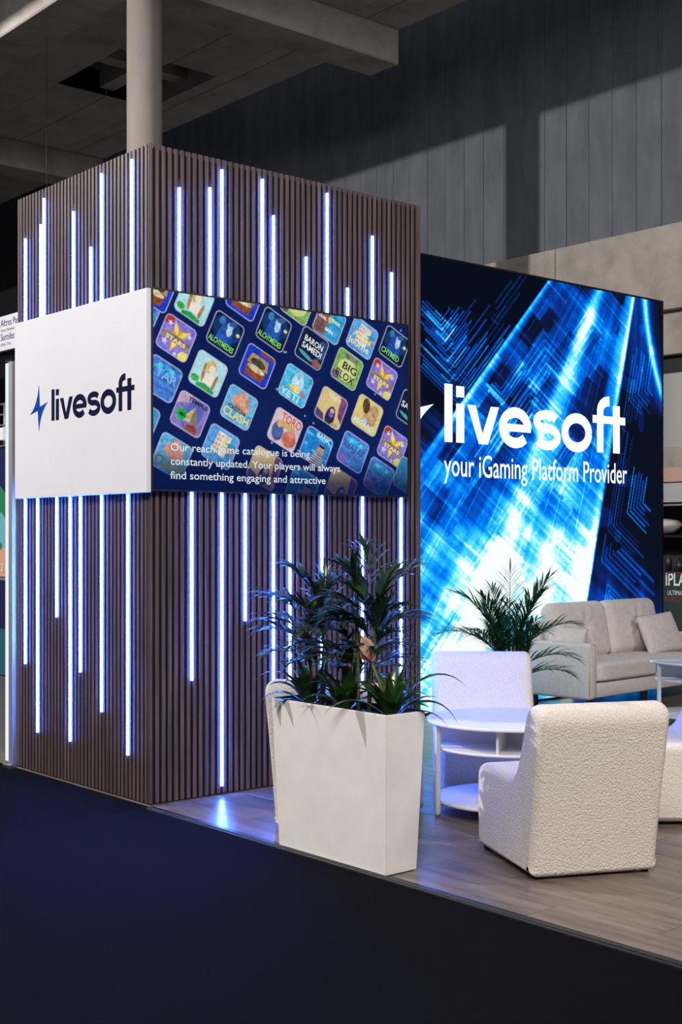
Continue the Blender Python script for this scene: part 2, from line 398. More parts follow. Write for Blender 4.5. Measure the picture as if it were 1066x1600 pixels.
def grid_obj(name, x0, x1, z0, z1, yv, nx, nz, rgb, mat, parent):
    xs = np.linspace(x0, x1, nx); zs = np.linspace(z0, z1, nz); X, Z = np.meshgrid(xs, zs)
    co = np.stack([X, np.full_like(X, yv), Z], -1).reshape(-1, 3)
    i = (np.arange(nz-1)[:, None]*nx+np.arange(nx-1)[None, :]).ravel()
    f = np.stack([i, i+1, i+1+nx, i+nx], -1)
    me = bpy.data.meshes.new(name); me.vertices.add(len(co)); me.vertices.foreach_set('co', co.ravel())
    me.loops.add(f.size); me.loops.foreach_set('vertex_index', f.ravel())
    me.polygons.add(len(f)); me.polygons.foreach_set('loop_start', np.arange(0, f.size, 4)); me.update(calc_edges=True)
    a = me.color_attributes.new('art', 'FLOAT_COLOR', 'POINT')
    c = np.ones((len(co), 4), np.float32); c[:, :3] = rgb.reshape(-1, 3); a.data.foreach_set('color', c.ravel())
    return link_mesh(name, me, mat, parent)

# ---- lightbox wall
LX0, LX1, LY, LZ1 = 2.30, 7.575, 1.75, 4.155
def paint_lightbox(nx, nz, z0):
    X, Z = np.meshgrid(np.linspace(LX0+0.02, LX1-0.02, nx), np.linspace(z0, LZ1-0.02, nz))
    th = (7.59-X)/(6.13-Z); r = np.sqrt((7.59-X)**2+(6.13-Z)**2)
    s2 = X*0.54+Z*0.84                      # across the down-right streaks
    p2 = X*0.84-Z*0.54
    s1 = X*0.724-Z*0.69; p1 = X*0.69+Z*0.724   # across / along the down-left streaks
    inside = sstep(0.247, 0.256, th)*(1-sstep(0.947, 0.962, th))
    low = sstep(3.4, 0.9, Z)                # bright towards the foot
    I = np.zeros_like(X)
    # rays fanning from the top
    ray = 0.55*vnoise(th*26, r*0.5, 1)+0.45*vnoise(th*80, r*0.8, 2)
    cross = 0.5*vnoise(s2*9, p2*0.9, 3)+0.5*vnoise(s2*34, p2*1.6, 4)
    big = vnoise(X*1.1+3, Z*1.1, 5)
    rect_ = cell(s1*3.2, s2*2.4, 6)*0.5+cell(s1*7.0+4, s2*5.2, 7)*0.5
    Iin = 0.07+0.27*ray*big*1.3+0.28*(cross**1.6)*vnoise(p1*1.3, s2, 8)*1.6
    Iin += (rect_-0.5)*0.30*(0.35+low)
    Iin += low*(0.12+0.36*ray+0.30*cross)
    gz = 0.36+0.64*sstep(2.8, 3.3, Z)+0.36*sstep(1.9, 1.3, Z)
    def beam(c, wd, a): return a*np.exp(-((th-c)/wd)**2)
    Iin += beam(0.55, 0.044, 0.62)*(0.7+0.5*vnoise(r*2.2, th*3, 9))*gz+beam(0.55, 0.09, 0.13)
    Iin += (beam(0.266, 0.013, 0.50)+beam(0.29, 0.040, 0.34))*(0.25+0.75*gz)+beam(0.40, 0.035, 0.16)
    Iin += beam(0.945, 0.020, 0.42)*sstep(2.35, 2.95, Z)
    Iin *= 1-0.30*np.exp(-((Z-2.26)/0.22)**2)*np.exp(-((th-0.53)/0.10)**2)
    # dark boxes inside the beam
    dk = np.maximum((cell(s1*2.6+9, s2*3.1+2, 10) > 0.66), 0.8*(cell(s1*5.5+2, s2*4.1, 23) > 0.80))*sstep(1.3, 2.6, Z)*sstep(0.915, 0.895, th)*sstep(0.32, 0.345, th)
    Iin = Iin*(1-0.78*dk*(1-np.exp(-((th-0.55)/0.09)**2)))
    # thin hairlines inside
    hl = lambda f, wd: np.clip(1-np.abs(f-np.round(f))/wd, 0, 1)
    Iin += 0.26*hl(s2*7.5, 0.05)*(vnoise(p2*2.0, np.round(s2*7.5)*7.3, 11) > 0.55)
    Iin += 0.22*hl(th*24, 0.06)*(vnoise(r*1.6, np.round(th*24)*5.1, 12) > 0.55)
    # left of the beam: dark above, streaks of light below
    left = sstep(0.947, 0.962, th)
    lowl = sstep(2.75, 1.25, Z+0.25*(X-3.9))
    Il = 0.012+lowl*(0.40+0.44*vnoise(s1*9, p1*0.6, 13)+0.22*vnoise(s1*30, p1*0.8, 14)+0.25*(cell(s1*4+1, s2*1.7, 15)-0.5))
    Il += 0.26*sstep(3.1, 2.5, Z+0.35*(X-3.9))*(vnoise(s2*14, p2*0.8, 16) > 0.45)*vnoise(s2*30, p2*2, 17)
    right = 1-sstep(0.247, 0.256, th)
    Ir = 0.035+0.0*X
    Ir += 0.34*sstep(1.75, 1.0, Z+0.62*(X-6.4))*vnoise(s2*11, p2*0.9, 18)+0.30*sstep(1.5, 0.6, Z)*vnoise(X*14, Z*0.8, 19)
    Ir += 0.10*(vnoise(X*5, Z*5, 20) > 0.80)
    I = inside*Iin+left*Il+right*Ir
    # nested corners (chevrons)
    def chev(V, dA, dB, step, n, lA, lB, amp, lw=0.14, fill=0.0, jit=0.5, seed=30):
        dx = X-V[0]; dz = Z-V[1]; det = dA[0]*dB[1]-dA[1]*dB[0]
        a = (dx*dB[1]-dz*dB[0])/det; b = (dA[0]*dz-dA[1]*dx)/det
        m = np.minimum(a, b); mx = np.where(a > b, a/lA, b/lB); k = np.round(m/step)
        j = cell(k, k*0+np.where(a > b, 1, 2), seed)
        on = (k >= 0) & (k < n) & (m > -0.5*step) & (mx < (1-jit*j)) & (np.maximum(a, b) > 0)
        ln = np.clip(1-np.abs(m/step-k)/lw, 0, 1)*on*(0.45+0.55*cell(k, k*0, seed+1))
        return amp*ln+fill*on*(m > 0)*(cell(k, k*0, seed+2) > 0.5)
    u1 = (0.69, 0.724); d1 = (-0.69, -0.724); u2 = (-0.84, 0.54); d2 = (0.84, -0.54); up = (0.245, 0.97)
    out = left
    I += out*chev((4.42, 2.80), u2, u1, 0.032, 24, 0.9, 1.15, 0.55, 0.24, 0.07, 0.6, 30)
    I += out*chev((4.30, 3.02), u2, u1, 0.075, 6, 0.7, 0.55, 0.60, 0.14, 0.10, 0.4, 33)
    I += out*chev((4.22, 3.36), u2, u1, 0.034, 7, 0.5, 0.34, 0.62, 0.20, 0.08, 0.4, 36)
    I += out*chev((4.95, 3.62), u2, u1, 0.055, 4, 0.16, 0.70, 0.36, 0.2, 0.05, 0.5, 39)
    I += out*chev((4.55, 2.98), u2, u1, 0.05, 5, 0.20, 1.0, 0.34, 0.16, 0.0, 0.4, 42)
    I += inside*chev((5.02, 2.86), u2, u1, 0.04, 4, 0.30, 0.55, 0.42, 0.25, 0.18, 0.3, 45)
    for i, (V, st, n, la, lb, am) in enumerate([((5.62, 3.62), 0.06, 6, 0.8, 1.0, 0.40), ((5.40, 3.15), 0.055, 6, 0.7, 1.2, 0.42), ((6.35, 3.95), 0.06, 5, 0.5, 0.8, 0.35),
                                             ((6.05, 2.60), 0.05, 6, 0.5, 0.8, 0.35), ((4.95, 1.72), 0.06, 5, 0.5, 0.8, -0.30), ((4.62, 1.15), 0.07, 7, 0.7, 1.4, -0.26), ((5.45, 2.30), 0.05, 6, 0.6, 0.9, 0.30)]):
        I += inside*chev(V, d2, d1, st, n, la, lb, am, 0.16, 0.05, 0.5, 50+3*i)
    I += left*chev((4.78, 1.62), d2, d1, 0.11, 4, 0.5, 1.6, -0.46, 0.45, -0.10, 0.3, 75)
    I += left*chev((4.40, 1.10), d2, d1, 0.09, 4, 0.5, 1.0, -0.36, 0.40, -0.05, 0.3, 78)
    I += right*chev((6.62, 1.68), up, d2, 0.045, 5, 1.3, 0.75, 0.50, 0.15, 0.03, 0.35, 80)
    I += right*chev((6.95, 1.86), up, d2, 0.05, 6, 0.62, 0.42, 0.66, 0.18, 0.05, 0.4, 83)
    I += right*chev((6.86, 2.75), up, d2, 0.045, 6, 0.9, 0.10, 0.40, 0.18, 0.0, 0.5, 86)
    I += right*chev((6.98, 3.05), up, d2, 0.05, 7, 0.8, 0.45, 0.42, 0.20, 0.04, 0.5, 89)
    I += right*chev((6.52, 1.36), up, d2, 0.06, 6, 0.30, 1.2, 0.45, 0.18, 0.08, 0.5, 92)
    I += right*chev((6.62, 1.12), d2, (-0.245, -0.97), 0.04, 7, 0.9, 0.6, 0.50, 0.35, 0.06, 0.2, 95)
    # curved streak at the upper right
    xc = 7.26+0.02*(4.15-Z)+0.27*np.clip((4.15-Z), 0, 2)**1.7
    I += right*(0.62*np.exp(-((X-xc)/0.050)**2)+0.22*np.exp(-((X-xc)/0.14)**2))*sstep(2.7, 3.3, Z)
    I += right*0.16*sstep(xc+0.1, xc-0.25, X)*sstep(2.95, 3.25, Z-0.55*(7.3-X))*(0.4+vnoise(X*20, Z*2, 21))
    # glow at the foot of the beam
    I += inside*0.34*np.exp(-(((X-5.15)/0.75)**2+((Z-1.10)/0.60)**2))+left*0.22*np.exp(-(((X-4.9)/0.9)**2+((Z-1.0)/0.7)**2))
    I = np.clip(I*(0.93+0.14*vnoise(X*60, Z*60, 22)), 0, 1)
    stops = np.array([0, .05, .16, .32, .48, .64, .80, .93, 1.0])
    cols = np.array([(0.002, 0.0035, 0.009), (0.004, 0.006, 0.016), (0.004, 0.014, 0.10), (0.002, 0.055, 0.42), (0.0, 0.17, 0.82), (0.012, 0.42, 0.97), (0.09, 0.72, 1.0), (0.45, 0.94, 1.0), (0.88, 1.0, 1.0)])
    rgb = np.stack([np.interp(I, stops, cols[:, k]) for k in range(3)], -1)
    return rgb
lb = thing('lightbox_wall', 'large backlit blue graphic wall with white lettering behind the seating', 'light wall', ((LX0+LX1)/2, LY, 0))
box('case', (LX0, LX1, LY+0.006, LY+0.14, 0.0, LZ1), 'black_plastic', lb).matrix_parent_inverse = Matrix.Translation((-(LX0+LX1)/2, -LY, 0))
INV = Matrix.Translation((-(LX0+LX1)/2, -LY, 0))
def lbp(o): o.matrix_parent_inverse = INV; return o
NX, NZ = 560, 440
lbp(grid_obj('backlit_print', LX0+0.02, LX1-0.02, 0.02, LZ1-0.02, LY, NX, NZ, paint_lightbox(NX, NZ, 0.02), 'lightbox_art', lb))
for b in [(LX0, LX1, LY-0.008, LY+0.01, LZ1-0.018, LZ1), (LX0, LX1, LY-0.008, LY+0.01, 0, 0.018), (LX0, LX0+0.018, LY-0.008, LY+0.01, 0.018, LZ1-0.018), (LX1-0.018, LX1, LY-0.008, LY+0.01, 0.018, LZ1-0.018)]:
    lbp(box('frame_profile', b, 'black_metal', lb))
K = 1.0121
xf = Matrix.Translation((4.235, LY-0.002, 2.475)) @ Matrix(((K, 0, 0, 0), (0, 0, -K, 0), (0, K, 0, 0), (0, 0, 0, 1)))
lbp(logo_obj('lettering', logo_letters(), xf, 0.003, 'text_glow', lb))
lbp(logo_obj('lightning_bolt', bolt(), xf, 0.003, 'text_glow', lb))
lbp(put_text('tagline', 'your iGaming Platform Provider', 0.30, (4.235, LY-0.004, 2.165), (1, 0, 0), (0, 0, 1), 'text_glow', lb, width=2.71, bold=0.0015))

# ------------------------------------------------------------------ television with the picture of game tiles
TXW, TZH = TV[1]-TV[0], TV[3]-TV[2]
TILE_A = math.radians(-25)
TILES = [  # x, z, kind, brightness   (screen plane coordinates)
 ('girl', .322, 3.04), ('wizard', .554, 2.87), ('wizard', .934, 2.936), ('star', .191, 2.809), ('girl', .424, 2.612), ('chest', .801, 2.69), ('mask', .089, 2.554),
 ('temple', .291, 2.354), ('clash', .66, 2.42), ('clash', .16, 2.093), ('candy', .516, 2.166), ('voodoo', 1.249, 2.847), ('candy', 1.692, 2.958), ('blocks', 1.556, 2.736),
 ('yeti', 1.115, 2.59), ('night', 1.416, 2.464), ('asgard', 1.738, 2.436), ('star', 1.874, 2.695), ('star', 1.973, 2.235), ('mask', 1.608, 2.179), ('bank', 1.286, 2.194),
 ('mask', 1.845, 2.015), ('bull', 1.026, 2.299), ('mask', -.04, 2.99), ('chest', .045, 3.09), ('gnome', -.07, 2.30), ('spin', 1.40, 3.03), ('wizard', 1.99, 2.93), ('voodoo', 2.15, 2.50),
 ('chest', .70, 3.11), ('night', .86, 2.045), ('night', 1.50, 1.93), ('gnome', 2.12, 2.03), ('blocks', 1.13, 3.13), ('bank', 1.17, 1.93)]
SX = lambda x: x*.9924-.0315
SZ = lambda z: z*.9924+.0122
def paint_tv(nx, nz):
    xs = np.linspace(TV[0]+0.012, TV[1]-0.012, nx); zs = np.linspace(TV[2]+0.012, TV[3]-0.012, nz)
    X, Z = np.meshgrid(xs, zs)
    img = np.zeros(X.shape+(3,)); img[...] = (0.004, 0.012, 0.085)
    img += 0.012*vnoise(X*5, Z*5, 3)[..., None]*np.array((0.2, 0.5, 2.0))
    img[cell(X*70, Z*70, 5) > 0.9975] = (0.25, 0.28, 0.5)
    for n_, (kind, tx, tz) in enumerate(TILES):
        cx_, cz_ = SX(tx), SZ(tz); ca, sa = math.cos(TILE_A), math.sin(TILE_A)
        j0, j1 = np.searchsorted(xs, cx_-0.2), np.searchsorted(xs, cx_+0.2); i0, i1 = np.searchsorted(zs, cz_-0.2), np.searchsorted(zs, cz_+0.2)
        if j1-j0 < 2 or i1-i0 < 2: continue
        dx = X[i0:i1, j0:j1]-cx_; dz = Z[i0:i1, j0:j1]-cz_
        u = (dx*ca+dz*sa)/0.24; v = (-dx*sa+dz*ca)/0.225     # tile coordinates, +-0.5
        rr = 0.15; qx = np.abs(u)-0.5+rr; qy = np.abs(v)-0.5+rr
        d = np.sqrt(np.maximum(qx, 0)**2+np.maximum(qy, 0)**2)+np.minimum(np.maximum(qx, qy), 0)-rr
        m = 1-sstep(-0.012, 0.012, d); edge = m*sstep(-0.045, -0.02, d)
        T = np.zeros(u.shape+(3,)); nz_ = vnoise(u*9+n_*3, v*9, n_)*0.5+vnoise(u*22, v*22, n_+50)*0.5
        def fill(c, k=1.0): T[...] = np.array(c)*(1-0.5*k+k*nz_[..., None])
        def put(mask, c, k=0.5): mk = np.clip(mask, 0, 1)[..., None]; T[...] = T*(1-mk)+mk*np.array(c)*(1-0.5*k+k*nz_[..., None])
        def ell(x, y, a, b, ang=0.0):
            c_, s_ = math.cos(ang), math.sin(ang); p = (u-x)*c_+(v-y)*s_; q = -(u-x)*s_+(v-y)*c_
            return 1-sstep(0.88, 1.08, np.sqrt((p/a)**2+(q/b)**2))
        def poly(pts):
            inside = np.full(u.shape, 9.0); P2 = pts
            for a, b in zip(P2, P2[1:]+P2[:1]):
                ex, ey = b[0]-a[0], b[1]-a[1]; ln = math.hypot(ex, ey); inside = np.minimum(inside, ((u-a[0])*-ey+(v-a[1])*ex)/ln)
            return sstep(-0.012, 0.012, inside)
        def star(x, y, R_, n=5, inner=0.42, rot=PI/2):
            a = np.arctan2(v-y, u-x)-rot; rad = np.hypot(u-x, v-y); seg = PI/n
            f = np.abs(((a+seg) % (2*seg))-seg)/seg
            ri = R_*inner; lim = R_*ri*math.sin(seg)/(R_*np.sin(f*seg)+ri*np.sin(seg-f*seg)); return 1-sstep(-0.012, 0.012, rad-lim), f
        if kind == 'star':
            fill((0.20, 0.17, 0.66)); put(np.clip(0.9-np.hypot(u, v)*1.9, 0, 1), (0.50, 0.22, 0.40))
            put(ell(-.42, .38, .2, .16), (0.42, 0.04, 0.03)); put(ell(.4, -.4, .2, .18), (0.75, 0.70, 0.15))
            for a, b, s in [(-.3, .28, .1), (.33, .22, .1), (-.28, -.25, .11), (.12, -.42, .08), (-.36, -.02, .09)]: put(star(a, b, s)[0], (0.62, 0.60, 0.80))
            mk, f = star(0.02, 0.02, 0.46, 5, 0.36, PI/2+0.5); put(mk, (0.85, 0.66, 0.10)); put(mk*(f > 0.5), (0.55, 0.36, 0.04))
            put(poly([(-.46, -.02), (-.42, -.14), (.46, -.16), (.46, -.02), (.1, .05), (-.3, .06)]), (0.26, 0.19, 0.14), 1.2)
        elif kind == 'wizard':
            fill((0.004, 0.012, 0.05)); put(ell(0, .12, .45, .38), (0.01, 0.04, 0.16)); put(poly([(-.25, -.25), (.26, -.25), (.22, .12), (.05, .34), (-.16, .30)]), (0.02, 0.09, 0.42), 1.2)
            put(ell(.06, .26, .1, .11), (0.32, 0.45, 0.62), 1); put(ell(.08, .12, .09, .16), (0.42, 0.60, 0.75), 1); put(ell(.12, .36, .14, .07, .5), (0.03, 0.10, 0.30))
            put(ell(-.22, .3, .1, .12), (0.04, 0.20, 0.45), 1.2); put(ell(.36, .16, .06, .05), (0.75, 0.70, 0.30))
        elif kind == 'girl':
            fill((0.42, 0.72, 0.78), 0.4); put(ell(0.02, .2, .17, .2), (0.62, 0.45, 0.16), 1); put(ell(.07, .15, .11, .14), (0.85, 0.72, 0.58), .3)
            put(ell(.06, -.14, .2, .16), (0.85, 0.74, 0.62), .3); put(poly([(-.24, -.5), (.36, -.5), (.30, -.22), (.02, -.30), (-.24, -.24)]), (0.03, 0.36, 0.08), 1)
            put(ell(-.14, -.02, .05, .28, .1), (0.36, 0.20, 0.10), 1.2); put(ell(.27, -.14, .05, .25, -.1), (0.40, 0.24, 0.12), 1.2); put(ell(-.32, -.30, .13, .1), (0.05, 0.42, 0.05), 1.4)
        elif kind == 'chest':
            fill((0.015, 0.05, 0.55)); put(poly([(-.30, -.38), (.28, -.38), (.34, 0), (-.34, 0)]), (0.26, 0.07, 0.025), 1); put(poly([(-.36, -.02), (.36, -.02), (.30, .28), (-.28, .28)]), (0.42, 0.29, 0.10), 1.2)
            put(ell(0, .08, .26, .12), (0.08, 0.06, 0.05), 1.4); put(ell(0, -.1, .30, .09), (0.62, 0.55, 0.36), 1.5); put(poly([(-.02, .38), (.48, .38), (.48, .48), (-.06, .48)]), (0.30, 0.05, 0.02))
        elif kind == 'mask':
            fill((0.06, 0.20, 0.62), 1.4); put(ell(0, .26, .34, .14), (0.05, 0.35, 0.75), 1.4); put(ell(-.18, .30, .07, .07), (0.10, 0.65, 0.85)); put(ell(.2, .30, .07, .07), (0.10, 0.65, 0.85)); put(ell(-.3, -.32, .2, .14), (0.22, 0.14, 0.60), 1)
        elif kind == 'temple':
            fill((0.22, 0.17, 0.50)); put(poly([(-.5, .1), (-.1, .3), (-.1, .5), (-.5, .5)]), (0.50, 0.36, 0.50)); put(ell(.1, .12, .26, .34), (0.10, 0.13, 0.50)); put(poly([(-.2, -.22), (.3, -.22), (.08, .26)]), (0.50, 0.42, 0.18), 1)
            put(poly([(.06, -.22), (.3, -.22), (.08, .26)]), (0.24, 0.19, 0.10)); put(ell(-.24, -.12, .15, .17), (0.01, 0.42, 0.07), 1.4); put(ell(-.24, -.12, .07, .05), (0.01, 0.07, 0.03)); put(ell(.18, -.36, .19, .12), (0.28, 0.07, 0.04), 1)
        elif kind == 'clash':
            fill((0.12, 0.42, 0.72)); put(ell(.02, .16, .26, .26), (0.58, 0.28, 0.20), 1.2); put(ell(.0, .34, .12, .12), (0.68, 0.36, 0.26), 1); put(ell(-.18, .12, .12, .14), (0.62, 0.30, 0.22), .8); put(ell(.2, .05, .13, .16), (0.64, 0.32, 0.24), .8)
        elif kind == 'candy':
            fill((0.10, 0.36, 0.75)); put(poly([(-.24, -.2), (.2, -.24), (.24, .38), (-.2, .40)]), (0.72, 0.70, 0.52), .6)
            for k in range(14): put(ell(-.16+.1*(k % 4), -.1+.13*(k//4), .035, .035), [(.75, .2, .25), (.2, .6, .2), (.8, .55, .1), (.5, .3, .7)][(k*7) % 4], .2)
            put(ell(.30, .05, .12, .14), (0.45, 0.26, 0.20), 1); put(ell(.3, .17, .13, .07), (0.05, 0.30, 0.48))
        elif kind == 'voodoo':
            fill((0.006, 0.015, 0.06)); put(ell(.32, .1, .18, .3), (0.03, 0.06, 0.18), 1.6); put(ell(.3, -.34, .16, .12), (0.25, 0.10, 0.09), 1); put(ell(-.12, -.3, .28, .06, -.2), (0.06, 0.36, 0.34))
        elif kind == 'blocks':
            fill((0.20, 0.42, 0.09), 0.9); put(ell(0, -.05, .36, .34), (0.62, 0.68, 0.28), .4); put(ell(.0, .36, .3, .08), (0.18, 0.19, 0.16), 1.6); put(ell(-.36, -.36, .16, .14), (0.14, 0.10, 0.18), 1.4)
        elif kind == 'yeti':
            fill((0.08, 0.48, 0.75), 1.2); put(ell(.03, .1, .22, .26), (0.45, 0.68, 0.80), 1); put(ell(.02, .33, .12, .12), (0.38, 0.62, 0.78), 1.2); put(ell(0, -.1, .2, .1), (0.80, 0.62, 0.14), 1); put(ell(.3, -.12, .1, .12), (0.35, 0.28, 0.45), 1)
        elif kind == 'night':
            fill((0.68, 0.52, 0.24), .3); put(poly([(.28, -.1), (.5, -.3), (.5, .5), (.2, .5)]), (0.20, 0.06, 0.18), 1); put(ell(.05, -.26, .17, .34), (0.025, 0.02, 0.09), 1.3); put(ell(.06, -.06, .08, .07), (0.66, 0.42, 0.36)); put(ell(.06, -.18, .09, .08), (0.22, 0.10, 0.45), 1)
            put(poly([(-.5, -.5), (-.1, -.5), (-.2, -.28), (-.5, -.2)]), (0.10, 0.07, 0.18), 1.2); put(ell(.3, -.45, .16, .1), (0.55, 0.42, 0.12), 1)
        elif kind == 'asgard':
            fill((0.72, 0.58, 0.18), .4); put(ell(.18, .12, .2, .3), (0.50, 0.30, 0.17), 1.3); put(ell(-.14, .24, .14, .24, .3), (0.10, 0.06, 0.03), 1.2); put(ell(.1, -.12, .26, .18), (0.52, 0.32, 0.18), 1.3); put(ell(-.02, -.2, .09, .08), (0.45, 0.65, 0.75))
        elif kind == 'bank':
            fill((0.02, 0.22, 0.62), .8); put((cell(u*9, v*12, 77) > 0.8)*(v > -.2)*1.0, (0.08, 0.48, 0.85)); put(ell(.16, -.02, .13, .2), (0.45, 0.27, 0.20), 1); put(ell(.14, -.36, .24, .22), (0.6, 0.62, 0.66), .3)
            put(ell(.14, -.36, .24, .22)*((v*14) % 1 > .5), (0.03, 0.05, 0.14)); put(ell(.18, .12, .12, .04), (0.02, 0.02, 0.04))
        elif kind == 'bull':
            fill((0.66, 0.50, 0.56), .4); put(ell(-.22, -.16, .2, .28, .2), (0.08, 0.12, 0.34), 1.4); put(ell(-.22, .06, .09, .09), (0.62, 0.40, 0.34)); put(ell(-.2, .14, .13, .05, .2), (0.02, 0.02, 0.05))
            put(ell(.22, -.2, .24, .24), (0.50, 0.14, 0.08), 1.3); put(ell(.24, -.02, .14, .1), (0.58, 0.24, 0.17), 1); put(ell(0, .12, .32, .1), (0.62, 0.40, 0.16), .5)
        elif kind == 'gnome':
            fill((0.05, 0.30, 0.62)); put(ell(.05, .1, .22, .3), (0.05, 0.36, 0.55), 1); put(ell(.1, .0, .14, .14), (0.52, 0.28, 0.20), 1)
        elif kind == 'spin':
            fill((0.04, 0.36, 0.66)); put(poly([(-.5, -.5), (-.05, -.5), (-.05, .5), (-.5, .5)]), (0.20, 0.09, 0.09), 1); put(ell(.0, .1, .09, .09), (0.62, 0.48, 0.14))
        T = T*(1-0.75*edge[..., None])+0.75*edge[..., None]*np.array((0.50, 0.50, 0.66))
        img[i0:i1, j0:j1] = img[i0:i1, j0:j1]*(1-m[..., None])+T*m[..., None]
    fade = 1-0.93*sstep(2.22, 1.93, Z)
    base = np.array((0.004, 0.012, 0.085))
    return img*fade[..., None]+base*(1-fade[..., None])*0.8
tv = thing('television', 'large wall screen showing tilted rows of colourful picture tiles and a caption', 'screen', ((TV[0]+TV[1])/2, -0.05, TV[2]))
TINV = Matrix.Translation((-(TV[0]+TV[1])/2, 0.05, -TV[2]))
def tvp(o): o.matrix_parent_inverse = TINV; return o
tvp(box('housing', (TV[0], TV[1], -0.049, -0.0075, TV[2], TV[3]), 'black_plastic', tv, bevel=0.003))
for b in [(TV[0], TV[1], -0.054, -0.048, TV[3]-0.011, TV[3]), (TV[0], TV[1], -0.054, -0.048, TV[2], TV[2]+0.011), (TV[0], TV[0]+0.011, -0.054, -0.048, TV[2]+0.011, TV[3]-0.011), (TV[1]-0.011, TV[1], -0.054, -0.048, TV[2]+0.011, TV[3]-0.011)]:
    tvp(box('bezel', b, 'black_plastic', tv))
TNX, TNZ = 620, 360
tvp(grid_obj('picture', TV[0]+0.010, TV[1]-0.010, TV[2]+0.010, TV[3]-0.010, -0.0505, TNX, TNZ, paint_tv(TNX, TNZ), 'screen_art', tv))
for k, (body, wd) in enumerate([('Our reach game catalogue is being', 1.075), ('constantly updated. Your players will always', 1.335), ('find something engaging and attractive', 1.212)]):
    tvp(put_text('caption_line', body, 0.066, (0.111, -0.0535, 2.122-0.0845*k), (1, 0, 0), (0, 0, 1), 'caption_glow', tv, width=wd, bold=0.0004))
ca, sa = math.cos(TILE_A), math.sin(TILE_A)
TCOL = {'green': (0.25, 0.75, 0.12), 'cream': (0.85, 0.78, 0.45), 'white': (0.8, 0.85, 0.8), 'yellow': (0.95, 0.72, 0.12), 'red': (0.65, 0.12, 0.05), 'dark': (0.02, 0.025, 0.01), 'ice': (0.62, 0.85, 0.92), 'blue': (0.25, 0.5, 0.95), 'dimyellow': (0.13, 0.10, 0.03), 'dimblue': (0.05, 0.11, 0.25)}
for k, c in TCOL.items(): emitter('tile_'+k, c, 0.9)
for body, tx, tz, du, dv, size, wd, colr in [
    ('ALCHYMEDES', .554, 2.87, -.105, -.088, .050, .20, 'green'), ('ALCHYMEDES', .934, 2.936, -.105, -.088, .050, .20, 'green'), ('CHYMED', 1.99, 2.93, -.10, -.085, .055, .175, 'green'),
    ('STARS', .191, 2.809, -.075, -.030, .034, .15, 'cream'), ('STARS', 1.874, 2.695, -.075, -.030, .034, .15, 'cream'), ('STARS', 1.973, 2.235, -.075, -.030, .034, .15, 'cream'),
    ('TAR', .089, 2.554, -.06, .0, .075, .16, 'blue'), ('GUARDI', .089, 2.554, -.06, -.05, .040, .16, 'ice'), ('AVATAR', 1.608, 2.179, -.105, .0, .070, .21, 'dimblue'), ('GUARDIANS', 1.608, 2.179, -.10, -.05, .035, .20, 'dimblue'),
    ('TEMPLE', .291, 2.354, -.05, .072, .034, .15, 'dark'), ('YOKOZUNA', .66, 2.42, -.085, -.035, .036, .15, 'dark'), ('CLASH', .66, 2.42, -.105, -.088, .078, .205, 'yellow'), ('CLASH', .16, 2.093, -.105, -.085, .078, .20, 'dimyellow'),
    ('BARON', 1.249, 2.847, -.085, .022, .056, .165, 'white'), ('SAMEDI', 1.249, 2.847, -.085, -.028, .056, .175, 'white'), ('SAM', 2.14, 2.51, -.085, -.02, .06, .12, 'white'),
    ('Aldos', 1.692, 2.958, -.085, -.015, .062, .17, 'cream'), ('Journe', 1.692, 2.958, -.105, -.075, .062, .20, 'cream'), ('BIG', 1.556, 2.736, -.05, -.01, .070, .13, 'dark'), ('BLOX', 1.556, 2.736, -.085, -.078, .070, .17, 'dark'),
    ('YETI', 1.115, 2.59, -.10, -.095, .062, .16, 'ice'), ('TORO', 1.026, 2.299, -.06, .045, .078, .17, 'red'), ('ASGARD', 1.738, 2.436, -.105, -.090, .055, .20, 'ice'), ('BANK', 1.286, 2.194, -.03, .07, .045, .12, 'ice'),
    ('Night', 1.416, 2.464, -.055, .065, .045, .11, 'cream'), ('DUAL', 1.40, 3.03, -.10, .0, .030, .07, 'white'), ('THOR', 1.40, 3.03, .01, .02, .030, .08, 'white'), ('SPIN', 1.40, 3.03, -.02, -.06, .030, .075, 'white')]:
    ox = SX(tx)+du*ca-dv*sa; oz = SZ(tz)+du*sa+dv*ca
    if ox < TV[0]+0.015:
        continue
    o = tvp(put_text('tile_lettering', body, size, (ox, -0.0512, oz), (ca, 0, sa), (-sa, 0, ca), 'tile_'+colr, tv, width=wd, bold=0.0012))
    bm = bmesh.new(); bm.from_mesh(o.data)             # letters end where the screen ends
    for co, no in (((TV[1]-0.0115, 0, 0), (1, 0, 0)), ((TV[0]+0.0115, 0, 0), (-1, 0, 0)), ((0, 0, TV[3]-0.0115), (0, 0, 1))):
        bmesh.ops.bisect_plane(bm, geom=bm.verts[:]+bm.edges[:]+bm.faces[:], plane_co=co, plane_no=no, clear_outer=True)
    bm.to_mesh(o.data); bm.free()

